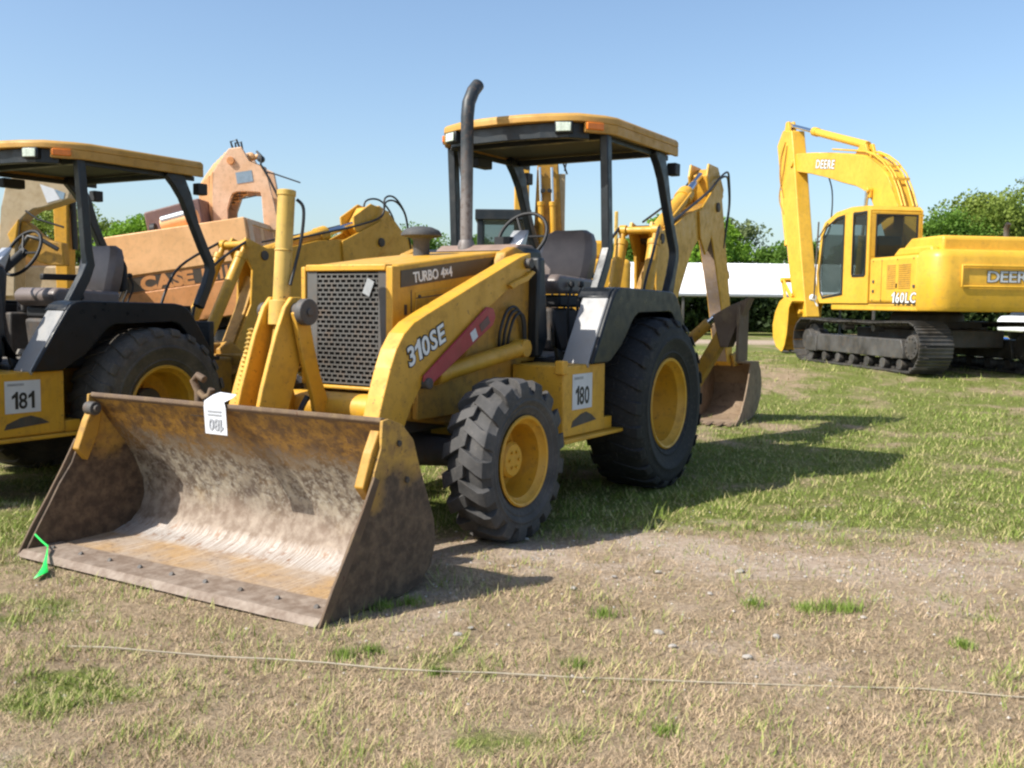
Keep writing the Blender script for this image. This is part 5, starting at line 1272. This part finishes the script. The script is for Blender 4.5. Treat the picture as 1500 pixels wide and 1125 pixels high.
def trees():
    P={}
    P['bright']=make_tree('broadleaf_tree',6.2,2.6,M['leaf_bright'],1,70,230,.20,.25)
    P['mid']=make_tree('broadleaf_tree',6.0,2.5,M['leaf_mid'],2,66,220,.20,.22)
    P['pale']=make_tree('broadleaf_tree',6.4,2.2,M['leaf_pale'],3,48,180,.17,.22)
    P['olive']=make_tree('broadleaf_tree',8.0,4.2,M['leaf_olive'],4,105,300,.22,.22,.75)
    P['olive2']=make_tree('broadleaf_tree',8.0,4.0,M['leaf_mid'],5,100,300,.22,.22,.75)
    P['sparse']=make_tree('broadleaf_tree',10.0,2.2,M['leaf_pale'],6,26,45,.20,.45)
    first=set()
    # kind, x, y, scale, z-rotation, label
    L=[('bright',8.3,49,.93,.3,'bright spring green tree rising behind the digging arm of the front backhoe'),
       ('bright',10.2,51,.84,2.0,'bright green rounded tree just right of the tallest green one behind the white roof'),
       ('pale',11.6,52,.88,1.2,'pale greyish tree behind the white roof beside the big excavator arm'),
       ('mid',13.8,50,.76,2.5,'small mid green tree between the big excavator arm and its cab'),
       ('mid',6.0,50,.76,1.0,'darker tree left of the bright one, behind the white roof'),
       ('olive2',3.6,54,.53,4.0,'low dark tree seen past the seat of the front backhoe'),
       ('olive',1.2,56,.58,5.0,'low tree between the canopy posts of the front backhoe'),
       ('mid',-2.0,52,.78,.5,'tree top peeking over the hood beside the exhaust stack'),
       ('olive2',-5.5,54,.62,.9,'dark tree glimpsed under the left yellow digging arm'),
       ('olive',-9.6,55,.60,2.1,'dark tree glimpsed past the lifted yellow cylinder'),
       ('bright',-17.5,48,.80,1.7,'light green tree between the left canopy and the maroon engine cover'),
       ('olive',-22.5,52,.72,2.7,'low olive tree behind the tan boom'),
       ('mid',-28.5,52,.80,.2,'tree beyond the left edge of the row of machines'),
       ('olive2',23.0,54,.76,.6,'dark rounded tree just right of the big excavator cab'),
       ('olive',27.3,56,.93,1.9,'tall broad olive green tree above the big excavator counterweight'),
       ('olive',32.5,58,.93,3.4,'broad olive tree at the far right edge'),
       ('sparse',31.6,60,.98,.4,'thin leafed tree poking above the right hand tree line'),
       ('olive2',19.0,57,.56,5.5,'low tree hidden behind the big excavator cab'),
       ('olive',39.0,60,.9,.1,'broad tree outside the right edge of the view')]
    for k,x,y,s,rz,lab in L:
        t=P[k] if k not in first else copy_tree(P[k]); first.add(k)
        t.location=(x,y,gz(x,y)); t.scale=(s,s,s); t.rotation_euler=(0,0,rz); tag(t,lab,'tree','trees along the far side of the field')
    # understorey that reads as one dark mass
    nrg=np.random.default_rng(9); n=95000
    X=nrg.random(n)*80-38; Z=nrg.random(n)**1.05*(2.9+.7*np.sin(X*.9)+.5*np.sin(X*2.3+1)); Yy=47.5+nrg.random(n)*4+.8*np.sin(X*.7)
    P_=np.stack([X,Yy,Z],1); A=nrg.normal(size=(n,3)); A/=np.linalg.norm(A,axis=1)[:,None]; B=np.cross(A,nrg.normal(size=(n,3))); B/=np.linalg.norm(B,axis=1)[:,None]
    s_=.30*(.5+nrg.random(n))[:,None]; V=np.stack([P_-A*s_*.5,P_+B*s_*.35,P_+A*s_*.5,P_-B*s_*.35],1).reshape(-1,3)
    me=tri_mesh('undergrowth',V,4,None,M['leaf_dark']); o=bpy.data.objects.new('undergrowth',me); COL.objects.link(o)
    tag(o,'dark tangled undergrowth along the edge of the wood','undergrowth',kind='stuff')

# ------------------------------------------------------------------ shelter, cars, odds
def shelter():
    root=empty('open_shelter',(9.6,43.0,gz(9.6,43)),0,'long low open shelter with a broad white roof and dark posts below the trees','shelter')
    z=-root.location.z
    m=MB(); m.prism([(-2.2,1.86+z),(0,3.16+z),(2.2,1.86+z),(2.2,1.92+z),(0,3.22+z),(-2.2,1.92+z)],-5.5,5.3,'x'); rf=m.build('roof',M['tarp'],root,bevel=.02)
    m=MB()
    for k in range(18):
        x=-5.2+k*.6
        for sg in (-1,1): m.tube([(x,sg*2.2,1.925+z),(x,sg*.03,3.215+z)],.02,5)
    m.build('roof_seams',M['tarp'],rf)
    m=MB(); m.b(-5.5,5.3,-2.24,-2.16,1.78+z,1.87+z); m.b(-5.5,5.3,2.16,2.24,1.78+z,1.87+z); m.build('eave_beam',M['steel'],rf,bevel=.01)
    for k in range(5):
        for y in (-2.1,2.1): MB().b(-5.3+k*2.6,-5.2+k*2.6,y-.05,y+.05,0,1.785+z).build('post',M['iron'],root,bevel=.01)
def car(x,y,rz,mat,label):
    root=empty('parked_car',(x,y,gz(x,y)),rz,label,'car','cars parked beyond the big excavator')
    m=MB(); m.prism([(-2.1,.35),(-2.15,.75),(-2.0,.92),(-1.0,.98),(1.0,.95),(1.95,.82),(2.15,.62),(2.15,.35)],-.86,.86); b=m.build('body',mat,root,bevel=.07,seg=3)
    m=MB(); m.prism([(-1.75,.96),(-1.35,1.36),(-.9,1.42),(.2,1.42),(.55,1.34),(1.15,.95)],-.72,.72); m.build('cabin',M['glassdark'],root,bevel=.06,seg=3)
    m=MB(); m.prism([(-1.25,1.395),(-.9,1.44),(.2,1.44),(.45,1.38),(.2,1.36),(-1.0,1.36)],-.70,.70); m.build('roof',mat,root,bevel=.02)
    for sx in (-1.35,1.35):
        for sy in (-.80,.80):
            w=MB().lathe([(.001,-.1),(.20,-.1),(.31,-.09),(.31,.09),(.20,.1),(.001,.1)],(sx,sy,.31),'y',20).build('wheel',M['tyre_rear'],root,bevel=.02)
            s=1 if sy>0 else -1; MB().lathe([(.001,.0),(.19,.0),(.18,.015),(.001,.02)],(sx,sy+s*.1,.31),'y',16).build('rim',M['steel'],w)
    for sy in (-.6,.6): MB().box((2.13,sy,.66),(.06,.3,.12)).build('headlight',M['lamp'],root,bevel=.02)
    return root

def small_things(bk_root):
    # green ribbon tied to the corner of the bucket lip
    RT=Matrix.Translation(bk_root.location)@Matrix.Rotation(bk_root.rotation_euler[2],4,'Z')
    m=MB(); 
    A=[(3.90,-.93,.060),(3.965,-.84,.050),(4.05,-.73,.022),(4.12,-.64,.014),(4.17,-.58,.012)]
    Wd=[.004,.006,.014,.032,.046]
    up=[]; lo=[]
    for p,w in zip(A,Wd): up.append(m._v(RT@Vector((p[0]-w,p[1]-.2*w,p[2]+.012)))); lo.append(m._v(RT@Vector((p[0]+w,p[1]+.2*w,p[2]-.004+w*.1))))
    for i in range(4): m.face([up[i],up[i+1],lo[i+1],lo[i]])
    for o_ in (.0,): m.tube([RT@Vector((3.90,-1.04,.11)),RT@Vector((3.90,-.98,.08)),RT@Vector((3.90,-.93,.060))],.005,6)
    o=m.build('marking_ribbon',M['green'],None); s=o.modifiers.new('thick','SOLIDIFY'); s.thickness=.0012
    tag(o,'bright green marking ribbon hanging from the bucket lip at lower left','ribbon')
    # folded lot tag over the bucket rail
    m=MB(); pc=[(3.556,-.085,.700),(3.556,.075,.700),(3.553,.060,.838),(3.553,-.100,.838)]
    q=[m._v(RT@Vector(p)) for p in pc]; m.face(q)
    fl=[(3.549,-.100,.866),(3.549,.045,.866),(3.50,.055,.885),(3.47,.05,.900),(3.47,-.07,.906),(3.50,-.09,.893)]
    q2=[m._v(RT@Vector(p)) for p in fl]; m.face([q[3],q[2],q2[1],q2[0]]); m.face(q2[:2]+[q2[2],q2[5]]); m.face([q2[5],q2[2],q2[3],q2[4]])
    o=m.build('lot_tag',M['label'],None,smooth=0); s=o.modifiers.new('thick','SOLIDIFY'); s.thickness=.0015
    YL=RT.to_3x3()@Vector((0,1,0)); ZL=Vector((0,0,1)); XL=RT.to_3x3()@Vector((1,0,0))
    text('lettering','180',.085,M['labelgrey'],o,RT@Vector((3.560,-.005,.748)),-YL,-ZL,bold=.0015,sx=.9,depth=.0005)
    for dz in (0,.018): m=MB(); m.box(RT@Vector((3.558,-.02,.800+dz)),(.10,.002,.008),Matrix.Rotation(bk_root.rotation_euler[2]+PI/2,4,'Z')); m.build('fine_print',M['labelgrey'],o)
    tag(o,'pale folded paper lot tag hanging over the top edge of the front bucket','paper tag')
    # twine across the grass
    pts=[(90,947),(160,953),(240,960),(320,966),(400,971),(480,977),(560,983),(640,987),(720,990),(800,993),(850,994),(950,997),(1050,1002),(1150,1004),(1250,1006),(1350,1010),(1480,1022),(1640,1030)]
    P=[]
    for i,(px,py) in enumerate(pts):
        x,y=WPT(px,py); P.append((x,y,gz(x,y)+.014-.012*sm(450,1100,px)-.012*sm(200,90,px)+.003*math.sin(i*1.7)))
    m=MB(); m.tube(P,.0034,6); o=m.build('twine',M['string'],None,smooth=60); tag(o,'thin pale twine stretched across the grass in the foreground','twine')

# ------------------------------------------------------------------ assemble
mats_a={'lug':.010,'rim':M['yellow'],'tf':M['tyre_front'],'tr':M['tyre_rear']}
mats_b={'lug':.012,'rim':M['yellow'],'tf':M['tyre_front'],'tr':M['tyre_mud']}
r180,bk180=backhoe((.3628,8.0806,0),R(238.389),'worn yellow backhoe loader in front, with lot number 180 and its bucket on the grass','180',mats_a,(4,0,0,0))
r181,bk181=backhoe((-3.691,8.6585,-.14),R(239.67),'yellow backhoe loader cut off by the left edge, with lot number 181','181',mats_b,(-3,7,-30,40))
for r in (r180,r181): r['group']='backhoe loaders in the sale row'
big_excavator(); salmon_excavator(); tan_machine(); yellow_mast(); mid_excavator()
ground(); grass(); weeds(); stones(); trees(); shelter()
car(20.4,37.0,R(8),M['whitepaint'],'white car parked far beyond the big excavator tracks')
car(25.4,38.5,R(5),M['whitepaint'],'white car at the right edge behind the big excavator')
dr=empty('plastic_drum',(12.15,25.0,gz(12.15,25)),R(20),'small blue plastic drum on its side beyond the big excavator tracks','drum')
MB().lathe([(.001,-.28),(.17,-.28),(.19,-.26),(.19,-.1),(.197,-.09),(.19,-.08),(.19,.08),(.197,.09),(.19,.1),(.19,.26),(.17,.28),(.001,.28)],(0,0,.195),'x',24).build('barrel',M['bluepaint'],dr)
MB().cyl((.281,0,.28),(.30,0,.28),.03).build('cap',M['white'],dr)
small_things(r180)

# ------------------------------------------------------------------ light and camera
AZ,EL=R(-115),R(45)   # sun from the left, a little behind the camera
sdir=Vector((math.sin(AZ)*math.cos(EL),math.cos(AZ)*math.cos(EL),math.sin(EL)))
ld=bpy.data.lights.new('sun','SUN'); ld.energy=5.0; ld.angle=R(.53); ld.color=(1,.955,.87)
lo=bpy.data.objects.new('sun',ld); COL.objects.link(lo); lo.rotation_euler=sdir.to_track_quat('Z','Y').to_euler(); lo.location=sdir*40
w=bpy.data.worlds.new('World'); scene.world=w; w.use_nodes=True; nt=w.node_tree; nt.nodes.clear()
sky=nt.nodes.new('ShaderNodeTexSky'); sky.sky_type='NISHITA'; sky.sun_disc=False; sky.sun_elevation=EL; sky.sun_rotation=AZ; sky.air_density=1.0; sky.dust_density=1.6; sky.ozone_density=1.3; sky.altitude=50
bg=nt.nodes.new('ShaderNodeBackground'); bg.inputs[1].default_value=.128; ow=nt.nodes.new('ShaderNodeOutputWorld')
tint=nt.nodes.new('ShaderNodeMix'); tint.data_type='RGBA'; tint.blend_type='MULTIPLY'; tint.inputs[0].default_value=1; tint.inputs[7].default_value=(.95,1.01,1.05,1)
nt.links.new(sky.outputs[0],tint.inputs[6]); nt.links.new(tint.outputs[2],bg.inputs[0]); nt.links.new(bg.outputs[0],ow.inputs[0])
cd=bpy.data.cameras.new('camera'); cam=bpy.data.objects.new('camera',cd); COL.objects.link(cam); scene.camera=cam
cd.sensor_width=36; cd.lens=36*1460.93/1500; cd.clip_start=.05; cd.clip_end=1200
pi_,ro=-.08047,-.0119; cp,sp=math.cos(pi_),math.sin(pi_); cr,sr=math.cos(ro),math.sin(ro)
F=Vector((0,cp,sp)); U=Vector((0,-sp,cp)); Rt=Vector((1,0,0)); RR=Rt*cr-U*sr; UU=Rt*sr+U*cr
mt=Matrix((( RR.x,UU.x,-F.x,0),(RR.y,UU.y,-F.y,0),(RR.z,UU.z,-F.z,1.3838),(0,0,0,1))); cam.matrix_world=mt
scene.view_settings.view_transform='Standard'; scene.view_settings.look='None'; scene.view_settings.exposure=.54; scene.view_settings.gamma=1
scene.cycles.filter_width=2.3; scene.cycles.max_bounces=6; scene.cycles.transparent_max_bounces=12
